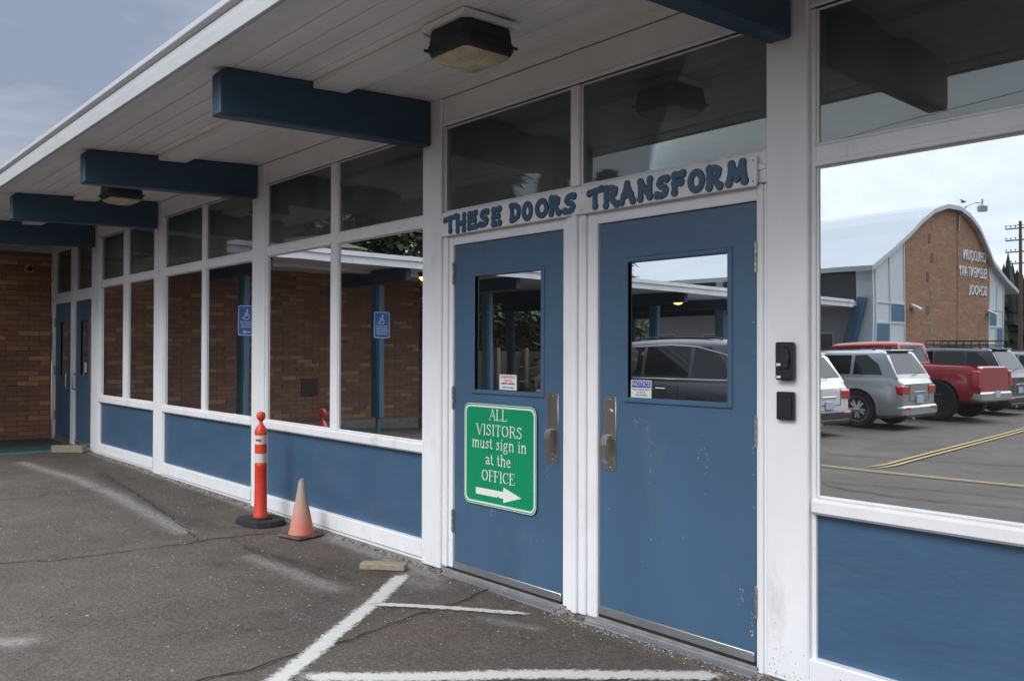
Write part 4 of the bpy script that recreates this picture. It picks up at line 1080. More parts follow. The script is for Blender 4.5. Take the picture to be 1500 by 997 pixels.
b = bmesh.new(); bbox(b, -.033, .033, -.0235, -.0205, .010, .098, 0, .002); bmo('reader_face', b, mat('reader_face', (.02, .02, .024), .25), t, (-.549, -.0355, 1.083))

# ------------------------------------------------------------------ delineator, cone, wood, mat
dx, dy = -5.17, -.26; dz = gzn(dx, dy)
t = empty('delineator_post', (dx, dy, dz), 'orange delineator post with white bands on a black rubber base by the wall', 'delineator')
b = bmesh.new()
base = [(-.235, -.02), (-.20, -.12), (-.10, -.165), (.10, -.165), (.20, -.12), (.235, -.02), (.235, .04), (.20, .12), (.10, .165), (-.10, .165), (-.20, .12), (-.235, .04)]
prism(b, base, 'z', 0, .025); prism(b, [(x * .93, y * .93) for x, y in base], 'z', .025, .038); prism(b, [(x * .42, y * .5) for x, y in base], 'z', .038, .052)
bmo('rubber_base', b, RUBBER, t, (dx, dy, dz))
def part_lathe(name, prof, m_, z=0): 
    b = bmesh.new(); lathe(b, prof, 24); return bmo(name, b, m_, t, (dx, dy, dz + z))
part_lathe('lower_tube', [(.058, .045), (.058, .07), (.051, .085), (.048, .30), (.047, .45), (.049, .455), (.049, .472), (.045, .478), (.045, .485)], ORANGE)
part_lathe('white_band', [(.0455, .486), (.0455, .558)], REFLW)
part_lathe('orange_band', [(.0475, .559), (.0475, .631)], ORANGE)
bnd = part_lathe('white_band', [(.0455, .632), (.0455, .705)], REFLW)
b = bmesh.new()
for k in range(5):
    a = rad(-75 + k * 12); bbox(b, math.cos(a) * .046 - .005, math.cos(a) * .046 + .005, math.sin(a) * .046 - .002, math.sin(a) * .046 + .002, .658 - (k == 3) * .008, .674, 0, .001)
bmo('orange_mark', b, ORANGE, bnd, (dx, dy, dz))
part_lathe('cap', [(.049, .706), (.050, .735), (.040, .76), (.022, .785), (.013, .80), (.014, .815), (.028, .828), (.036, .846), (.036, .866), (.027, .884), (.010, .890)], ORANGE)

cx_, cy_ = -4.52, -.235; czz = gzn(cx_, cy_)
t = empty('traffic_cone', (cx_, cy_, czz), 'small faded orange traffic cone with grey tip beside the delineator', 'traffic cone')
b = bmesh.new(); bbox(b, -.125, .125, -.125, .125, 0, .028, 0, .012); o = bmo('cone_base', b, mat('cone_base', (.10, .055, .045), .8, var=.4, vscale=12), t, (cx_, cy_, czz)); o.rotation_euler.z = rad(12)
b = bmesh.new(); lathe(b, [(.098, .026), (.094, .040), (.090, .05), (.058, .21), (.030, .36), (.022, .425), (.016, .43)], 24)
for v in b.verts:
    if v.co.z > .40: v.co.z += v.co.x * .9 - .005
    v.co.x += noise.noise(v.co * 12) * .004
bmo('cone_body', b, CONEM, t, (cx_, cy_, czz))

def wood_block(x0, y0, x1, y1, w, h, label, zoff=0):
    L = math.hypot(x1 - x0, y1 - y0); a = math.atan2(y1 - y0, x1 - x0); cx, cy = (x0 + x1) / 2, (y0 + y1) / 2
    b = bmesh.new(); n = 8
    t2 = bmesh.new(); bbox(t2, -L / 2, L / 2, -w / 2, w / 2, 0, h, 0, .004)
    bmesh.ops.subdivide_edges(t2, edges=[e for e in t2.edges if abs(e.verts[0].co.x - e.verts[1].co.x) > L * .5], cuts=5)
    for v in t2.verts: v.co += Vector((0, noise.noise(v.co * 20) * .003, noise.noise(v.co * 17 + Vector((3, 0, 0))) * .003))
    merge(b, t2)
    o = bmo('timber_block', b, WOOD, None, (cx, cy, gzn(cx, cy) + .002 + zoff)); o.rotation_euler.z = a
    tag(o, label, 'wood block', 'timber offcuts by the doors')
wood_block(-3.43, -.37, -3.20, -.18, .085, .040, 'weathered timber offcut at the top of the white line beside the near doors')
wood_block(-11.0, -.42, -10.70, -.12, .10, .09, 'short timber block beside the mat at the far doors')
# mat
bm = bmesh.new()
z = gz(-11.9, -.5) + .012
bbox(bm, -12.88, -11.05, -1.6, -.14, z - .02, z + .004, 0, .004)
mo = bmo('entrance_mat', bm, MATG); 
mr_ = empty('door_mat', (-11.9, -.8, z - .02), 'dark green ribbed mat lying outside the far doors', 'mat')
mo.name = 'mat_pile'; mo.parent = mr_; mo.location = -mr_.location
b = bmesh.new(); bbox(b, -11.05, -11.02, -1.6, -.14, z - .02, z + .005, 0, .002); bmo('mat_border', b, MATE, mr_, (0, 0, 0))

# ------------------------------------------------------------------ loose stones along the foot of the wall
def crumbs():
    b = bmesh.new()
    cols = 3
    for i in range(3600):
        u = random.random()
        if u < .62:
            x = random.uniform(-11, 1.9); y = -.03 - abs(random.gauss(0, .045))
        elif u < .78:
            x = random.uniform(-1.95, -.55); y = -.06 - abs(random.gauss(0, .05))
        else:
            x = random.uniform(-8, 0); y = -random.uniform(.05, 2.2)
        s = random.uniform(.0018, .0055) * (1.7 if random.random() < .06 else 1)
        z = gzn(x, y)
        c = Vector((x, y, z + s * .4)); mi = random.choice((0, 0, 1, 1, 2, 3))
        vs_ = []
        for k in range(6):
            d = [Vector((1, 0, 0)), Vector((-1, 0, 0)), Vector((0, 1, 0)), Vector((0, -1, 0)), Vector((0, 0, 1)), Vector((0, 0, -1))][k]
            vs_.append(b.verts.new(c + Vector((d.x * s * random.uniform(.7, 1.5), d.y * s * random.uniform(.7, 1.5), d.z * s * random.uniform(.5, .9)))))
        for f in ((0, 2, 4), (2, 1, 4), (1, 3, 4), (3, 0, 4), (2, 0, 5), (1, 2, 5), (3, 1, 5), (0, 3, 5)):
            b.faces.new([vs_[k] for k in f]).material_index = mi
    bmo('loose_gravel', b, [mat('stone_pale', (.36, .34, .31), .9), mat('stone_grey', (.16, .15, .14), .9), mat('stone_brown', (.17, .12, .08), .9), mat('stone_dark', (.05, .045, .04), .9)], kind='stuff')
crumbs()
def flecks():
    b = bmesh.new(); rnd = random.Random(11)
    for (cx, cy, sx, sy, n, mi) in ((-2.66, -1.14, .10, .05, 38, 0), (-2.9, -.86, .06, .05, 14, 0), (-3.3, -.42, .08, .05, 10, 0), (-3.6, -.95, .5, .22, 70, 1), (-3.4, -1.5, 1.0, .45, 60, 1), (-2.0, -.5, .5, .25, 30, 1), (-7, -.6, 1.6, .35, 60, 1)):
        for i in range(n):
            x, y = rnd.gauss(cx, sx), min(-.06, rnd.gauss(cy, sy)); r = rnd.uniform(.003, .008) * (1.6 if rnd.random() < .08 else 1); z = gzn(x, y) + .0045
            a0 = rnd.uniform(0, 6)
            b.faces.new([b.verts.new((x + r * rnd.uniform(.5, 1.3) * math.cos(a0 + k * 1.256), y + r * rnd.uniform(.4, 1) * math.sin(a0 + k * 1.256), z)) for k in range(5)]).material_index = mi
    bmesh.ops.recalc_face_normals(b, faces=b.faces)
    bmo('chalk_flecks', b, [mat('chalk_blue', (.10, .16, .32), .9), mat('chalk_white', (.42, .41, .39), .9)], kind='stuff')
flecks()
# broken edge of the old slab along the wall
b = bmesh.new()
for i in range(420):
    x = -11 + i * (11 + 1.0) / 420 + random.uniform(-.01, .01)
    if -2.95 < x < -1.95 or -1.70 < x < -.72: continue
    s = random.uniform(.008, .022); y = random.uniform(-.05, -.02); z = gzn(x, y)
    lathe(b, [(s * .3, z - .01), (s, z - .002), (s * .8, z + s * .45), (s * .2, z + s * .6)], 6, random.choice((0, 0, 1)), (x, y, 0), smooth=False)
for v in b.verts: v.co += Vector((random.uniform(-.003, .003), random.uniform(-.003, .003), 0))
bmo('crumbled_edge', b, [CONC, SKIRT], kind='stuff')

# ------------------------------------------------------------------ vehicles in the car park (seen mirrored in the glass)
def shared_wheel(r, w, rim_m, spokes=10, name='wheel'):
    """returns (tyre mesh, rim mesh), axis along y, outer face at -y"""
    b = bmesh.new(); lathe(b, [(r * .66, -w / 2 + .01), (r * .72, -w / 2), (r * .93, -w / 2), (r, -w / 2 + .04), (r, w / 2 - .04), (r * .93, w / 2), (r * .66, w / 2)], 32, 0, (0, 0, 0), 'y')
    tm = bpy.data.meshes.new('tyre'); b.to_mesh(tm); b.free(); tm.materials.append(TYRE); tm.set_sharp_from_angle(angle=rad(38))
    b = bmesh.new(); R2 = r * .68
    lathe(b, [(R2 * .9, -w / 2 + .02), (R2, -w / 2 + .006), (R2, -w / 2 + .03), (R2 * .88, -w / 2 + .05)], 32, 0, (0, 0, 0), 'y')
    lathe(b, [(.05, -w / 2 + .0), (.06, -w / 2 + .02), (.06, -w / 2 + .06)], 16, 0, (0, 0, 0), 'y')
    lathe(b, [(R2 * .9, -w / 2 + .10), (R2 * .9, -w / 2 + .12)], 24, 1, (0, 0, 0), 'y')
    for k in range(spokes):
        a = 2 * math.pi * (k + (.16 if k % 2 else -.16)) / spokes
        d = Vector((math.cos(a), 0, math.sin(a))); n = Vector((-math.sin(a), 0, math.cos(a)))
        p = []
        for (q, hw, yy) in ((.04, .024, -w / 2 + .004), (R2 * .93, .019, -w / 2 + .012)):
            for s in (-1, 1):
                v = d * q + n * hw * s; p.append(b.verts.new((v.x, yy, v.z))); p.append(b.verts.new((v.x, yy + .03, v.z)))
        for f in ((0, 2, 6, 4), (0, 4, 5, 1), (2, 3, 7, 6), (4, 6, 7, 5)): b.faces.new([p[i] for i in f])
    bmesh.ops.recalc_face_normals(b, faces=b.faces)
    rm = bpy.data.meshes.new('rim'); b.to_mesh(rm); b.free(); rm.materials.append(rim_m); rm.materials.append(TRIMK); rm.set_sharp_from_angle(angle=rad(30))
    return tm, rm

def interp(tab, x):
    if x <= tab[0][0]: return tab[0][1]
    for (a, va), (b_, vb) in zip(tab, tab[1:]):
        if x <= b_: return va + (vb - va) * (x - a) / (b_ - a)
    return tab[-1][1]

def vehicle(name, label, x, y, heading, L, Wd, H, paint, belt, hood, gh, wheels, wr, clear=.24, roofw=.62, rimm=RIM, trim_low=True, roofrack=False, pickup=None, windows=(), tail='wrap', spokes=10, chrome_belt=False, cladding=TRIMK):
    """x forward, origin at ground centre. belt: [(x,z)] top of lower body; gh: greenhouse outline (rear base x, rear top x, front top x, front base x, roof z)"""
    g = gz(x, y)
    root = empty(name, (0, 0, 0), label, 'car' if not pickup else 'pickup truck')
    hw = Wd / 2; x0, x1 = -L / 2, L / 2
    plan = [(x0, .84), (x0 + .05, .915), (x0 + .25, .975), (x0 + 1.0, 1.0), (x1 - 1.3, 1.0), (x1 - .5, .95), (x1 - .12, .82), (x1, .66)]
    # lower body loft
    b = bmesh.new(); st = []
    xs = sorted(set([round(v, 3) for v in [x0, x0 + .04, x0 + .12, x0 + .3, x0 + .6] + [x0 + .9 + i * .28 for i in range(int((L - 1.6) / .28) + 1)] + [x1 - .55, x1 - .3, x1 - .12, x1 - .03, x1]]))
    prof_z = (0, .06, .25, .5, .72, .90, .97, 1.0)
    prof_w = (.88, .965, 1.0, .995, .985, .955, .92, .80)
    for xx in xs:
        zt = interp(belt, xx); zb = clear + (.10 if xx > x1 - .3 else 0) + (.06 if xx < x0 + .2 else 0); pw = interp(plan, xx) * hw
        ring = [b.verts.new((xx, pw * w, zb + (zt - zb) * zz)) for zz, w in zip(prof_z, prof_w)]
        ring += [b.verts.new((xx, -v.co.y, v.co.z)) for v in reversed(ring)]
        st.append(ring)
    for i in range(len(st) - 1):
        n = len(st[0])
        for k in range(n):
            f = b.faces.new((st[i][k], st[i][(k + 1) % n], st[i + 1][(k + 1) % n], st[i + 1][k])); f.smooth = True
    b.faces.new(st[0]); b.faces.new(st[-1][::-1])
    bmesh.ops.recalc_face_normals(b, faces=b.faces)
    body = bmo('body', b, paint, root)
    # wheel wells cut out of the body
    cut = bmesh.new()
    for wx in wheels:
        lathe(cut, [(wr * 1.14, -hw - .1), (wr * 1.14, hw + .1)], 32, 0, (wx, 0, wr), 'y', smooth=False)
    if pickup: bbox(cut, x0 + .08, pickup, -hw + .12, hw - .12, pickup_floor, 3)
    cme = bpy.data.meshes.new('cutter'); cut.to_mesh(cme); cut.free(); co = bpy.data.objects.new('cutter', cme); COL.objects.link(co)
    md = body.modifiers.new('b', 'BOOLEAN'); md.operation = 'DIFFERENCE'; md.object = co; md.solver = 'EXACT'
    dg = bpy.context.evaluated_depsgraph_get(); nm = bpy.data.meshes.new_from_object(body.evaluated_get(dg)); body.modifiers.clear(); old = body.data; body.data = nm; nm.name = 'body'
    bpy.data.objects.remove(co)
    for p in nm.polygons: p.use_smooth = True
    nm.set_sharp_from_angle(angle=rad(32))
    # greenhouse
    xb0, xt0, xt1, xb1, zr_ = gh
    zb_ = interp(belt, (xb0 + xb1) / 2) - .03
    def half(z): return hw * .93 + (hw * roofw * 1.16 - hw * .93) * (z - zb_) / (zr_ - zb_)
    rows = [(0, 0), (.5, .0), (.86, .0), (.96, .03), (1.0, .12)]
    b = bmesh.new(); rg = []
    for tq, inn in rows:
        z = zb_ + (zr_ - zb_) * tq; r_ = []
        xa = xb0 + (xt0 - xb0) * tq; xz = xb1 + (xt1 - xb1) * tq
        Hw = half(z) - inn
        for q in range(9):
            u = q / 8; X = xa + inn + (xz - xa - 2 * inn) * u
            r_.append((X, Hw * (1 - .06 * (2 * u - 1) ** 4)))
        ring = [b.verts.new((X, Y, z + (.03 * (1 - (2 * i / 8 - 1) ** 2) if tq == 1 else 0))) for i, (X, Y) in enumerate(r_)] + [b.verts.new((X, -Y, z + (.03 * (1 - (2 * (i) / 8 - 1) ** 2) if tq == 1 else 0))) for i, (X, Y) in reversed(list(enumerate(r_)))]
        rg.append(ring)
    n = len(rg[0])
    for i in range(len(rg) - 1):
        for k in range(n):
            f = b.faces.new((rg[i][k], rg[i][(k + 1) % n], rg[i + 1][(k + 1) % n], rg[i + 1][k])); f.smooth = True
    for k in range(8): b.faces.new((rg[-1][k], rg[-1][k + 1], rg[-1][n - 2 - k], rg[-1][n - 1 - k])).smooth = True
    bmesh.ops.recalc_face_normals(b, faces=b.faces)
    bmo('cabin', b, paint, root)
    def side_poly(pts, s, off=.006):
        return [(px, s * (half(pz) * (1 - .06 * (2 * (px - (xb0 + (xt0 - xb0) * (pz - zb_) / (zr_ - zb_))) / ((xb1 + (xt1 - xb1) * (pz - zb_) / (zr_ - zb_)) - (xb0 + (xt0 - xb0) * (pz - zb_) / (zr_ - zb_))) - 1) ** 4) + off), pz) for px, pz in pts]
    for pts in windows:
        for s in (-1, 1):
            b = bmesh.new(); A = [b.verts.new(p) for p in side_poly(pts, s)]; B = [b.verts.new(p) for p in side_poly(pts, s, -.02)]
            b.faces.new(A); n2 = len(A)
            for k in range(n2): b.faces.new((A[k], A[(k + 1) % n2], B[(k + 1) % n2], B[k]))
            bmesh.ops.recalc_face_normals(b, faces=b.faces)
            bmo('side_window', b, DGLASS, root)
    # rear window and windscreen
    for (xa, xt, nm_, sg) in ((xb0, xt0, 'rear_window', -1), (xb1, xt1, 'windscreen', 1)):
        b = bmesh.new(); A = []; B = []
        for tq, ww in ((.16, .86), (.86, .74)):
            z = zb_ + (zr_ - zb_) * tq; X = xa + (xt - xa) * tq
            A.append(b.verts.new((X + sg * .008, -half(z) * ww - .0, z))); A.append(b.verts.new((X + sg * .008, half(z) * ww, z)))
            B.append(b.verts.new((X - sg * .05, -half(z) * ww, z))); B.append(b.verts.new((X - sg * .05, half(z) * ww, z)))
        b.faces.new((A[0], A[1], A[3], A[2]))
        for p, q in ((0, 1), (1, 3), (3, 2), (2, 0)): b.faces.new((A[p], A[q], B[q], B[p]))
        bmesh.ops.recalc_face_normals(b, faces=b.faces)
        bmo(nm_, b, DGLASS, root)
    # wheels
    tm, rm = shared_wheel(wr, .24, rimm, spokes)
    for wx in wheels:
        for s in (-1, 1):
            we = bpy.data.objects.new('wheel', None); COL.objects.link(we); we.parent = root; we.location = (wx, s * (hw - .125), wr); we.rotation_euler = (0, 0, 0 if s < 0 else math.pi)
            for mm, nn in ((tm, 'tyre'), (rm, 'rim')):
                o = bpy.data.objects.new(nn, mm); COL.objects.link(o); o.parent = we
            if cladding and trim_low:
                b = bmesh.new(); pr = []
                for k in range(13):
                    a = rad(-8 + 196 * k / 12); pr.append((wx + math.cos(a) * wr * 1.14, wr + math.sin(a) * wr * 1.14))
                for k in range(12):
                    a = rad(-8 + 196 * k / 12); c2 = rad(-8 + 196 * (k + 1) / 12); R1 = wr * 1.14; R3 = wr * 1.14 + .05
                    q = [(wx + math.cos(a) * R1, wr + math.sin(a) * R1), (wx + math.cos(c2) * R1, wr + math.sin(c2) * R1), (wx + math.cos(c2) * R3, wr + math.sin(c2) * R3), (wx + math.cos(a) * R3, wr + math.sin(a) * R3)]
                    prism(b, q, 'y', s * (hw - .06), s * (hw + .008))
                bmo('wheel_arch', b, cladding, root)
    # underbody, sills
    b = bmesh.new(); bbox(b, x0 + .25, x1 - .3, -hw * .84, hw * .84, clear - .03, clear + .14, 0, .02); bmo('underbody', b, TRIMK, root)
    # rear furniture
    zb_l = interp(belt, x0)
    b = bmesh.new(); bbox(b, x0 - .05, x0 + .30, -hw * .93, hw * .93, clear + .04, clear + .26, 0, .04); bmo('rear_bumper', b, CHROME if pickup else (cladding or paint), root)
    for s in (-1, 1):
        b = bmesh.new()
        if pickup: bbox(b, x0 - .012, x0 + .16, min(s * (hw * .86), s * hw * 1.005), max(s * hw * .86, s * hw * 1.005), zb_l - .48, zb_l - .08, 0, .02)
        else:
            yy0, yy1 = s * hw * .52, s * hw * .925
            bbox(b, x0 - .012, x0 + .22, min(yy0, yy1), max(yy0, yy1), zb_l - .24, zb_l - .03, 0, .03)
        bmo('tail_light', b, TAIL, root)
        b = bmesh.new(); bbox(b, x0 - .058, x0 - .02, min(s * hw * .55, s * hw * .85), max(s * hw * .55, s * hw * .85), clear + .17, clear + .23, 0, .01); 
        if not pickup: bmo('reflector', b, TAIL, root)
        else: b.free()
        b = bmesh.new(); bbox(b, xb1 - .28, xb1 - .10, min(s * hw * .98, s * (hw + .19)), max(s * hw * .98, s * (hw + .19)), zb_ + .02, zb_ + .19, 0, .03); bmo('door_mirror', b, paint, root)
        b = bmesh.new(); bbox(b, x1 - .5, x1 - .16, min(s * hw * .60, s * hw * .90), max(s * hw * .60, s * hw * .90), interp(belt, x1 - .3) - .24, interp(belt, x1 - .3) - .08, 0, .03); bmo('headlight', b, mat('headlight_glass', (.5, .5, .52), .1), root)
        for hx in ((xb0 + xb1) / 2 - .35, (xb0 + xb1) / 2 + .72):
            b = bmesh.new(); bbox(b, hx, hx + .20, min(s * hw * .99, s * (hw + .03)), max(s * hw * .99, s * (hw + .03)), zb_ - .14, zb_ - .105, 0, .01); bmo('door_handle', b, CHROME if chrome_belt else paint, root)
        for gx_ in ((xb0 + xb1) / 2 - .55, (xb0 + xb1) / 2 + .38, xb1 - .12)[0 if not pickup else 1:]:
            b = bmesh.new(); zc = interp(belt, gx_); pp = []
            for zz, w in zip(prof_z[1:-1], prof_w[1:-1]): pp.append((gx_ - .10 * (1 - zz) * (1 if gx_ < (xb0 + xb1) / 2 - .2 else 0), s * hw * w * interp(plan, gx_), clear + (zc - clear) * zz))
            tube(b, pp, .007, 5); bmo('shut_line', b, TRIMK, root)
        b = bmesh.new(); tube(b, [(x0 + .9, s * hw * 1.003, clear + .14), (x1 - .9, s * hw * 1.003, clear + .14)], .03, 6); bmo('side_skirt', b, TRIMK if cladding != paint else paint, root)
    b = bmesh.new(); zp = zb_l - .42 if not pickup else clear + .12
    bbox(b, x0 - (.03 if not pickup else .062), x0 - .001 if not pickup else x0 - .045, -.16, .16, zp, zp + .16, 0, .004); bmo('licence_plate', b, PLATE, root)
    if not pickup:
        b = bmesh.new(); bbox(b, xt0 - .10, xt0 + .18, -hw * .60, hw * .60, zr_ - .035, zr_ + .005, 0, .012); bmo('roof_spoiler', b, paint, root)
        for s in (-1, 1):
            b = bmesh.new(); tube(b, [(xt0 + .25, s * hw * .62, zr_ + .0), (xt0 + .32, s * hw * .62, zr_ + .04), (xt1 - .3, s * hw * .62, zr_ + .05), (xt1 - .2, s * hw * .62, zr_)], .014); bmo('roof_rail', b, TRIMK, root)
        b = bmesh.new(); tube(b, [(xb0 - .01, .02, zb_ + .10), (xb0 + .02, .25, zb_ + .12)], .012); bmo('rear_wiper', b, TRIMK, root)
        b = bmesh.new(); q = hw * .50
        tube(b, [(x0 - .004, -q, zb_l - .02), (x0 - .004, -q, clear + .36), (x0 - .004, q, clear + .36), (x0 - .004, q, zb_l - .02)], .006, 5); bmo('tailgate_gap', b, TRIMK, root)
        b = bmesh.new(); bbox(b, x0 - .018, x0 - .001, -.28, .28, zb_l - .20, zb_l - .165, 0, .006); bmo('tailgate_handle', b, CHROME, root)
        b = bmesh.new(); bbox(b, x0 - .056, x0 + .25, -hw * .80, hw * .80, clear - .01, clear + .10, 0, .03); bmo('rear_valance', b, TRIMK, root)
        b = bmesh.new(); tube(b, [(x0 + .06, -hw * .45, clear - .0), (x0 - .07, -hw * .45, clear - .0)], .035, 10); bmo('exhaust_pipe', b, CHROME, root)
    if chrome_belt:
        for s in (-1, 1):
            b = bmesh.new()
            pts = [(xb0 + .25, zb_ + .055), ((xb0 + xb1) / 2, zb_ + .04), (xb1 - .45, zb_ + .02)]
            tube(b, side_poly(pts, s, .008), .010, 6)
            top = [(xb0 + .25, zb_ + .06), (xb0 + .42, zb_ + (zr_ - zb_) * .66), (xt0 + .6, zb_ + (zr_ - zb_) * .84), ((xt0 + xt1) / 2, zb_ + (zr_ - zb_) * .88), (xt1 - .1, zb_ + (zr_ - zb_) * .84), (xb1 - .5, zb_ + .05)]
            tube(b, side_poly(top, s, .008), .011, 6); bmo('chrome_strip', b, CHROME, root)
    if roofrack:
        b = bmesh.new(); z = zr_ + .10
        for s in (-1, 1):
            tube(b, [(xt0 + .1, s * hw * .6, z), (xt1 - .2, s * hw * .6, z), ], .022); tube(b, [(xt0 + .1, s * hw * .6, z + .12), (xt1 - .2, s * hw * .6, z + .12)], .018)
        n_ = 9
        for k in range(n_):
            X = xt0 + .1 + (xt1 - .3 - xt0) * k / (n_ - 1)
            tube(b, [(X, -hw * .6, z), (X, hw * .6, z)], .014)
            for s in (-1, 1): tube(b, [(X, s * hw * .6, zr_ - .02), (X, s * hw * .6, z + .12)], .012)
        bmo('roof_rack', b, TRIMK, root)
    root.location = (x, y, g); root.rotation_euler = (0, 0, rad(heading))
    return root
pickup_floor = .95
PS = car_paint('silver_paint', (.38, .39, .40), .5); PWt = car_paint('pearl_white_paint', (.72, .72, .70), .05); PR = car_paint('red_paint', (.38, .012, .016), .15)
PG = car_paint('dark_grey_paint', (.10, .095, .11), .4); PK = car_paint('charcoal_paint', (.05, .055, .065), .4); PGN = car_paint('grey_green_paint', (.14, .18, .18), .4)
def suv_windows(xb0, xt0, xt1, xb1, zb, zt):
    h = zt - zb; a, t_ = zb + h * .13, zb + h * .84
    def xr(f): return xb0 + (xt0 - xb0) * f
    def xf(f): return xb1 + (xt1 - xb1) * f
    m1, m2 = xr(.5) + (xf(.5) - xr(.5)) * .30, xr(.5) + (xf(.5) - xr(.5)) * .63
    return [[(xr(.1) + .30, a), (m1 - .05, a), (m1 - .05, t_), (xr(.8) + .42, t_), (xr(.45) + .28, zb + h * .5)],
            [(m1 + .03, a), (m2 - .04, a), (m2 - .04, t_), (m1 + .03, t_)], [(m2 + .04, a), (xf(.12) - .20, a), (xf(.84) - .10, t_), (m2 + .04, t_)]]
def suv(name, label, x, y, heading, L, Wd, H, paint, wr=.385, **kw):
    zb = H * .645; belt = [(-L / 2, zb * .86), (-L / 2 + .12, zb * .98), (-L / 2 + .5, zb * 1.0), (L * .16, zb * .98), (L * .24, zb * .95), (L / 2 - .3, zb * .84), (L / 2, zb * .62)]
    gh = (-L / 2 + .10, -L / 2 + .48, L * .04, L * .25, H - .03)
    zbb = interp(belt, (gh[0] + gh[3]) / 2) - .03
    return vehicle(name, label, x, y, heading, L, Wd, H, paint, belt, None, gh, (-L / 2 + .98, L / 2 - .92), wr, windows=suv_windows(gh[0], gh[1], gh[2], gh[3], zbb, gh[4]), roofw=.66, **kw)
suv('parked_car', 'silver suv with red tail lights parked between a white suv and a red pickup', -7.78 - 2.44, -15.9 - .90, 180, 4.88, 1.80, 1.74, PS, cladding=PS, wr=.40)
suv('parked_car', 'white suv with dark lower bumper at the near end of the parked row', -7.95 - 2.3, -12.35 - .92, 180, 4.6, 1.86, 1.69, PWt)
suv('parked_car', 'dark grey suv with chrome window trim parked alone closest to the school doors', -8.85, -9.0, 179, 5.0, 1.95, 1.88, PG, chrome_belt=True, wr=.42)
suv('parked_car', 'charcoal suv carrying a black roof rack beyond the red pickup', -8.1 - 2.35, -23.6, 180, 4.7, 1.88, 1.80, PK, roofrack=True)
suv('parked_car', 'grey green suv last in the parked row', -8.0 - 2.3, -27.0, 180, 4.6, 1.86, 1.70, PGN)
belt = [(-2.95, 1.30), (-2.87, 1.34), (.0, 1.35), (1.3, 1.32), (2.4, 1.26), (2.9, 1.12), (2.95, .95)]
vehicle('parked_truck', 'red lifted crew cab pickup with chrome rear bumper and big black tyres', -7.47 - 2.95, -19.3 - 1.0, 180, 5.9, 1.98, 2.02, PR, belt, None, (-.95, -.80, .95, 1.55, 1.92), (-1.93, 1.95), .475, clear=.46, pickup=-1.1, roofw=.70,
        windows=[[(-.75, 1.42), (.05, 1.42), (.05, 1.80), (-.66, 1.80)], [(.13, 1.42), (1.22, 1.42), (.80, 1.80), (.13, 1.80)]], trim_low=False, rimm=mat('dark_rim', (.1, .1, .1), .3, metal=.8))

# ------------------------------------------------------------------ gymnasium across the car park
GX = -23.5
gym = empty('gymnasium', (-34, -54, -.3), 'barrel roofed school gymnasium with brick end wall and white lettering', 'building')
OUT = [(44.6, 6.2), (47.0, 7.35), (49.1, 8.45), (50.9, 9.5), (52.5, 10.25), (54.4, 10.75), (56.3, 10.8), (57.8, 10.45), (59.2, 9.75), (60.3, 8.75), (61.4, 7.6), (63.5, 6.55), (65.6, 5.75)]
def roofz(u):
    return interp(OUT, u)
b = bmesh.new()
prism(b, [(-u, z) for u, z in OUT] + [(-u, z - .28) for u, z in reversed(OUT)], 'x', -46, GX + .35)
bmo('roof', b, GYMR, gym)
def wall_piece(name, us, zb, mt, x0=GX - .2, x1=GX, top=None):
    b = bmesh.new(); pts = [(-us[0], zb)] + [(-u, (roofz(u) - .285) if top is None else top) for u in us] + [(-us[-1], zb)]
    prism(b, pts, 'x', x0, x1); return bmo(name, b, mt, gym)
wall_piece('brick_wall', [49.1, 50, 50.9, 52.5, 54.4, 56.3, 57.8, 59.2, 60.3, 61.3], -1, GBRICK, GX - .2, GX + .05)
wall_piece('white_wall', [45.4, 47.0, 49.09], -1, GYMW); wall_piece('white_wall', [61.31, 62.5, 63.9], -1, GYMW)
for u in (45.5, 47.15, 48.98, 61.45, 62.7, 63.8): box('batten', GX, GX + .05, -u - .05, -u + .05, -1, roofz(u) - .3, GYMW, gym, 0)
for (u0, u1) in ((45.56, 48.93), (61.5, 63.7)):
    for z in (2.95, 4.15): box('batten', GX + .0, GX + .045, -u1, -u0, z, z + .12, GYMW, gym, 0)
box('blue_panel', GX, GX + .02, -48.9, -47.25, 3.1, 4.12, GYMB, gym, 0); box('blue_panel', GX, GX + .02, -62.6, -61.55, 3.1, 4.12, GYMB, gym, 0)
box('gym_door', GX, GX + .03, -47.0, -45.6, -.5, 2.9, GYMB, gym, 0); box('gym_door', GX, GX + .03, -63.7, -62.8, -.5, 2.9, GYMB, gym, 0)
box('wall_joint', GX + .05, GX + .06, -56.4, -56.3, -.5, 10.2, mat('joint', (.12, .06, .04), .9), gym, 0)
for (u, z) in ((49.9, 3.85), (61.2, 3.8)):
    b = bmesh.new(); prism(b, [(0, .15), (.55, .0), (.55, .12), (0, .40)], 'y', -.2, .2, 0, .02); bmo('wall_light', b, GYMW, gym, (GX + .05, -u, z))
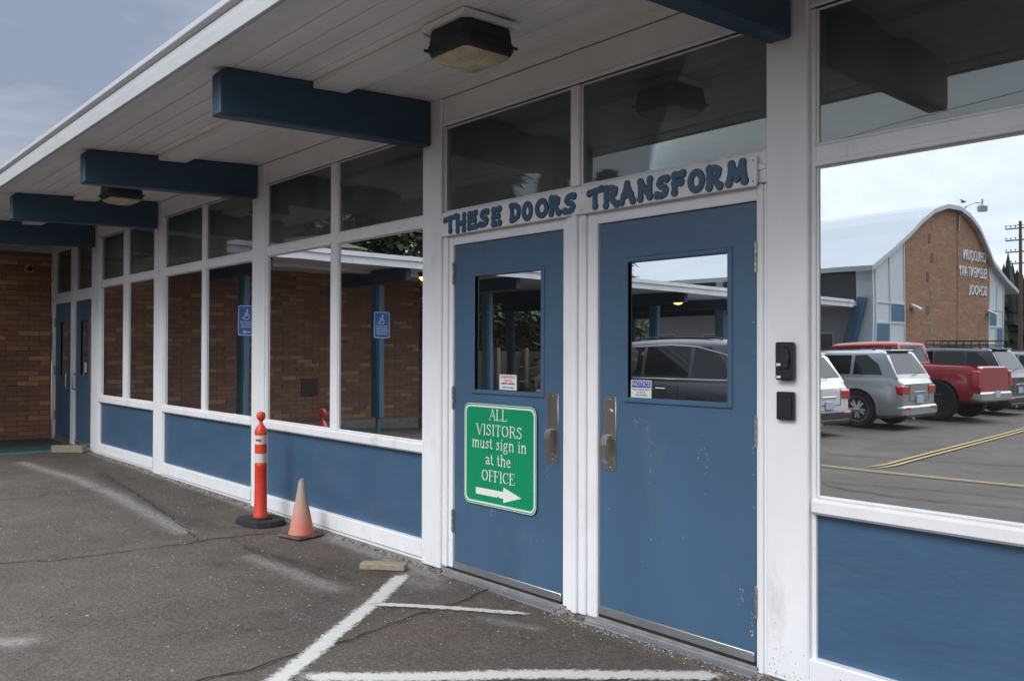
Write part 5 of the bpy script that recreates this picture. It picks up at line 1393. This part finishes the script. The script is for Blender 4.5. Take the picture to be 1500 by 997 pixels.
# long side wall: clerestory windows above a lower canopy
box('side_wall', -46, GX - .01, -45.7, -45.4, -1, 4.3, mat('side_wall', (.42, .43, .43), .7), gym, 0)
box('side_wall', -46, GX - .01, -45.7, -45.4, 6.02, 6.3, GYMW, gym, 0)
box('corner_wall', -24.45, GX, -45.395, -45.2, -1, 6.3, GYMW, gym, 0)
for k in range(8):
    xa = -24.5 - (k + 1) * 2.4
    box('side_window', xa + .06, xa + 2.34, -45.6, -45.5, 4.3, 6.02, mat('clerestory_glass', (.06, .065, .055), .15), gym, 0)
    box('window_post', xa - .06 if k % 3 else xa - .4, xa + .06, -45.6, -45.35, 4.3, 6.02, GYMW, gym, 0)
box('lower_canopy', -46, -24.2, -45.4, -42.6, 3.95, 4.2, GYMW, gym, .02)
for k in range(5): box('canopy_window', -27.5 - k * 4, -26.0 - k * 4, -45.38, -45.3, .9, 2.4, DGLASS, gym, 0)
for k in range(5): box('canopy_window_frame', -27.62 - k * 4, -25.88 - k * 4, -45.40, -45.36, .78, 2.52, GYMW, gym, 0)
# leaning blue arch leg and rail
b = bmesh.new()
prism(b, [(-25.6, .0), (-24.8, .0), (-23.75, 4.45), (-24.15, 4.5), (-24.3, 4.2)], 'y', -45.15, -44.75, 0, .03); bmo('arch_leg', b, GYMB, gym)
# small painted marks down the brick: plain frames
for (u, z) in ((52.77, 9.43), (52.29, 8.4), (52.66, 7.23), (52.0, 6.03), (52.55, 5.03), (51.98, 3.94), (52.44, 2.85)):
    b = bmesh.new(); MM = wall_frame((GX + .052, -u, z), (0, -1, 0), (1, 0, 0))
    frame_ring(b, rrect(.34, .6, .1), rrect(.18, .4, .05), MM, 0, .02)
    bmo('wall_mark', b, random.choice((mat('mark_violet', (.12, .10, .25), .7), mat('mark_red', (.22, .04, .05), .7), mat('mark_grey', (.3, .28, .3), .7))), gym)
# lettering: faces +x, reads towards +y
for txt, z, u0, u1 in (('CHILOQUIN', 7.75, 57.2, 60.7), ('ELEMENTARY', 6.65, 56.5, 60.85), ('SCHOOL', 5.45, 58.0, 60.85)):
    MM = wall_frame((GX + .06, -(u0 + u1) / 2, z), (0, 1, 0), (1, 0, 0))
    o = text_mesh(txt, .98, MM, mat('letter_white', (.8, .8, .8), .5), 'wall_lettering', gym, .04)
    w = max(v.co.y for v in o.data.vertices) - min(v.co.y for v in o.data.vertices); s = (u1 - u0) / w
    cy = -(u0 + u1) / 2
    for v in o.data.vertices: v.co.y = cy + (v.co.y - cy) * s
# street lamp on the gym's end wall
lampo = empty('street_lamp', (GX + .06, -56.4, 9.3), 'curved arm lamp high on the gymnasium end wall', 'lamp')
b = bmesh.new(); tube(b, [(GX + .1, -56.5, 9.2), (GX + .12, -56.6, 10.2), (GX + .3, -57.2, 10.9), (GX + .4, -58.2, 11.25), (GX + .45, -59.0, 11.3)], .05); bmo('lamp_arm', b, ALU, lampo)
b = bmesh.new(); lathe(b, [(.30, -.35), (.32, .0), (.20, .10), (.06, .15), (.05, .5)], 16, 0, (0, 0, 0)); bmo('lamp_head', b, mat('lamp_grey', (.45, .45, .46), .5), lampo, (GX + .45, -59.3, 11.1))

# utility pole
up = empty('utility_pole', (-26.4, -75, -.3), 'tall brown timber utility pole with four crossarms beyond the gymnasium', 'utility pole')
b = bmesh.new(); tube(b, [(-26.4, -75, -.3), (-26.4, -75, 12.0)], [.17, .11], 10); bmo('pole_shaft', b, POLEW, up)
for k in range(4):
    b = bmesh.new(); bbox(b, -1.15, 1.15, -.05, .05, 0, .10, 0, .01)
    for q in (-1.1, -.75, -.4, .4, .75, 1.1): lathe(b, [(.04, .14), (.05, .22), (.03, .30)], 8, 0, (q, 0, 0))
    bmo('crossarm', b, POLEW, up, (-26.4, -75.1, 11.4 - k * .95))
def wire(pts, label):
    P = []
    a, c = Vector(pts[0]), Vector(pts[1])
    for k in range(25):
        t_ = k / 24; p = a.lerp(c, t_); p.z -= 4 * pts[2] * t_ * (1 - t_); P.append(p)
    b = bmesh.new(); tube(b, P, .02, 5); o = bmo('power_line', b, TRIMK)
    tag(o, label, 'power line', 'power lines over the car park')
for i, dy_ in enumerate((-1.2, -.4, .4, 1.2)):
    wire(((-26.4 + dy_, -75, 11.7), (45 + dy_, -52, 13.5), 1.6), ['power line on the pole arm, outermost of four', 'power line second from the outside on the pole arm', 'power line third on the pole arm', 'power line on the pole arm nearest the school'][i])
for i, z in enumerate((16.5, 17.2)):
    wire(((-70, -60, z), (40, -38, z + 1), 2.0), ['high service wire crossing above the gymnasium, lower of two', 'high service wire crossing above the gymnasium, upper of two'][i])
# a small bird in the sky
b = bmesh.new(); lathe(b, [(.01, -.22), (.07, -.1), (.08, .05), (.03, .18), (.005, .22)], 8, 0, (0, 0, 0), 'x')
for s in (-1, 1):
    vs_ = [b.verts.new(p) for p in ((-.10, 0, .04), (.08, 0, .04), (.0, s * .35, .16), (-.08, s * .62, .10), (-.12, s * .30, .14))]
    f = b.faces.new(vs_)
o = bmo('bird', b, TRIMK, None, (-28.4, -69.4, 13.2)); tag(o, 'dark bird gliding above the gymnasium roof', 'bird')

# ------------------------------------------------------------------ trees
def conifer_crown(h, r, n, seed, base=.12):
    rnd = random.Random(seed); verts = []; faces = []
    for i in range(n):
        t_ = rnd.random() ** .75; z = h * (base + (1 - base) * t_)
        lim = r * (1 - t_) ** .8 * (0.75 + .25 * math.sin(t_ * 34 + rnd.random()))
        a = rnd.uniform(0, 2 * math.pi); lobe = .78 + .22 * math.sin(a * 5 + t_ * 17) ; q = lim * lobe * rnd.uniform(.35, 1) ** .6 + .05
        c = Vector((q * math.cos(a), q * math.sin(a), z - q * .18))
        out_ = Vector((math.cos(a), math.sin(a), -.25)).normalized()
        for m_ in range(4):
            s = rnd.uniform(.13, .28) * (h / 9)
            d = (out_ + Vector((rnd.uniform(-.9, .9), rnd.uniform(-.9, .9), rnd.uniform(-.5, .5)))).normalized(); side = d.cross(Vector((rnd.uniform(-.3, .3), rnd.uniform(-.3, .3), 1))).normalized()
            p = c + Vector((rnd.uniform(-.15, .15), rnd.uniform(-.15, .15), rnd.uniform(-.12, .12)))
            k = len(verts); verts += [p - side * s * .28, p + side * s * .28, p + d * s * 1.6 + side * s * .08, p + d * s * 1.5 - side * s * .12]; faces.append((k, k + 1, k + 2, k + 3))
    me = bpy.data.meshes.new('crown'); me.from_pydata(verts, [], faces); me.materials.append(FOL); return me
def conifer_trunk(h):
    b = bmesh.new(); tube(b, [(0, 0, -.4), (0, 0, h * .5), (.05, .03, h * .97)], [h * .022, h * .015, .02], 8)
    for k in range(26):
        z = h * (.15 + .03 * k); a = k * 2.4; q = (1 - z / h) * h * .22
        tube(b, [(0, 0, z), (q * .5 * math.cos(a), q * .5 * math.sin(a), z - .05), (q * math.cos(a), q * math.sin(a), z - q * .2)], [.035, .02, .008], 4)
    me = bpy.data.meshes.new('trunk'); b.to_mesh(me); b.free(); me.materials.append(BARK); return me
CR = [conifer_crown(9, 3.0, 5200, 1), conifer_crown(9, 2.5, 4600, 2), conifer_crown(9, 3.4, 5600, 3)]
TR = conifer_trunk(9)
for i, (x, y, h, v, lab) in enumerate(((-19.5, -6.5, 10.6, 0, 'green conifer behind the brick wall, nearest the school wing'), (-20.5, -11.0, 10.6, 2, 'broad conifer with low boughs behind the covered walk, second from the school wing'),
        (-20.8, -14.6, 9.8, 2, 'conifer behind the covered walk, third from the school wing'), (-25.0, -21.5, 9.0, 0, 'conifer behind the covered walk, fourth from the school wing'), (-29, -29, 10.6, 1, 'tallest conifer, beside the gymnasium long side'),
        (-23, -3.5, 12, 1, 'conifer hidden deepest behind the roof of the school wing'))):
    t = empty('conifer_tree', (x, y, -.3), lab, 'tree', 'conifers behind the covered walk')
    s = h / 9
    for me, nn in ((CR[v], 'crown'), (TR, 'trunk')):
        o = bpy.data.objects.new(nn, me); COL.objects.link(o); o.parent = t; o.scale = (s, s, s); o.rotation_euler.z = i * 1.3
# tan box on the wing roof, standing in for a distant shed roof
t = empty('tan_roof_standin', (-15.5, -5.2, 3.06), 'weathered tan box on the covered walk roof standing in for a far shed roof', 'distant roof')
b = bmesh.new(); bbox(b, -.9, .9, -1.1, 1.1, 0, .42, 0, .02); bmo('standin_body', b, WOOD, t, (-15.5, -5.2, 3.06))
b = bmesh.new(); prism(b, [(-1.2, .425), (1.2, .425), (.0, .62)], 'x', -1.0, 1.0); bmo('standin_cap', b, WOOD, t, (-15.5, -5.2, 3.06))
# pale shed wall and posts behind the walk
sh = empty('board_fence', (-19, -12, -.3), 'tall grey brown board fence behind the covered walk', 'fence')
for k in range(14):
    y = -7.5 - k * 1.1
    box('fence_board', -18.35, -18.30, y - 1.09, y, -.4, 1.35, mat('fence_boards', (.10, .085, .07), .85, var=.2), sh, 0)
    box('fence_post', -18.30, -18.20, y - .06, y + .06, -.4, 1.45, mat('fence_post', (.28, .26, .22), .85), sh, 0)

# wooded ridge on the horizon
def ridge():
    b_v = []; b_f = []; rnd = random.Random(5)
    for i in range(2600):
        a = rnd.uniform(rad(150), rad(372)); d = rnd.uniform(105, 190)
        x, y = math.cos(a) * d - 10, math.sin(a) * d - 20
        if y > 40: continue
        hz = (d - 105) * .055; h = rnd.uniform(8, 14.5); r = h * .2; k = len(b_v)
        for lv in range(4):
            z0_ = hz + h * (.0 + .23 * lv); rr = r * (1.05 - .24 * lv); kk = len(b_v); n = 6
            for q in range(n):
                aa = q * 2 * math.pi / n + lv; rj = rr * rnd.uniform(.5, 1.35); b_v.append((x + rj * math.cos(aa), y + rj * math.sin(aa), z0_ + rnd.uniform(-.3, .3)))
            b_v.append((x, y, z0_ + h * .34)); 
            for q in range(n): b_f.append((kk + q, kk + (q + 1) % n, kk + n))
    me = bpy.data.meshes.new('far_forest'); me.from_pydata(b_v, [], b_f); me.materials.append(mat('forest_green', (.03, .042, .028), .9, var=.3, vscale=.2)); link('far_forest', me, kind='stuff')
ridge()
def hill():
    V, Fc = [], []; n = 60
    for i in range(n + 1):
        a = rad(150) + rad(222) * i / n
        for (d, z) in ((88, -.8), (104, .0), (150, 2.6), (200, 5.4), (260, 6.0), (300, -1)):
            V.append((math.cos(a) * d - 10, math.sin(a) * d - 20, z + 1.2 * noise.noise(Vector((a * 3, d * .02, 0)))))
    for i in range(n):
        for k in range(5): p = i * 6 + k; Fc.append((p, p + 1, p + 7, p + 6))
    me = bpy.data.meshes.new('wooded_hill'); me.from_pydata(V, [], Fc); me.materials.append(mat('forest_floor', (.05, .05, .03), .95, var=.3, vscale=.3))
    for p in me.polygons: p.use_smooth = True
    link('wooded_hill', me, kind='structure')
hill()
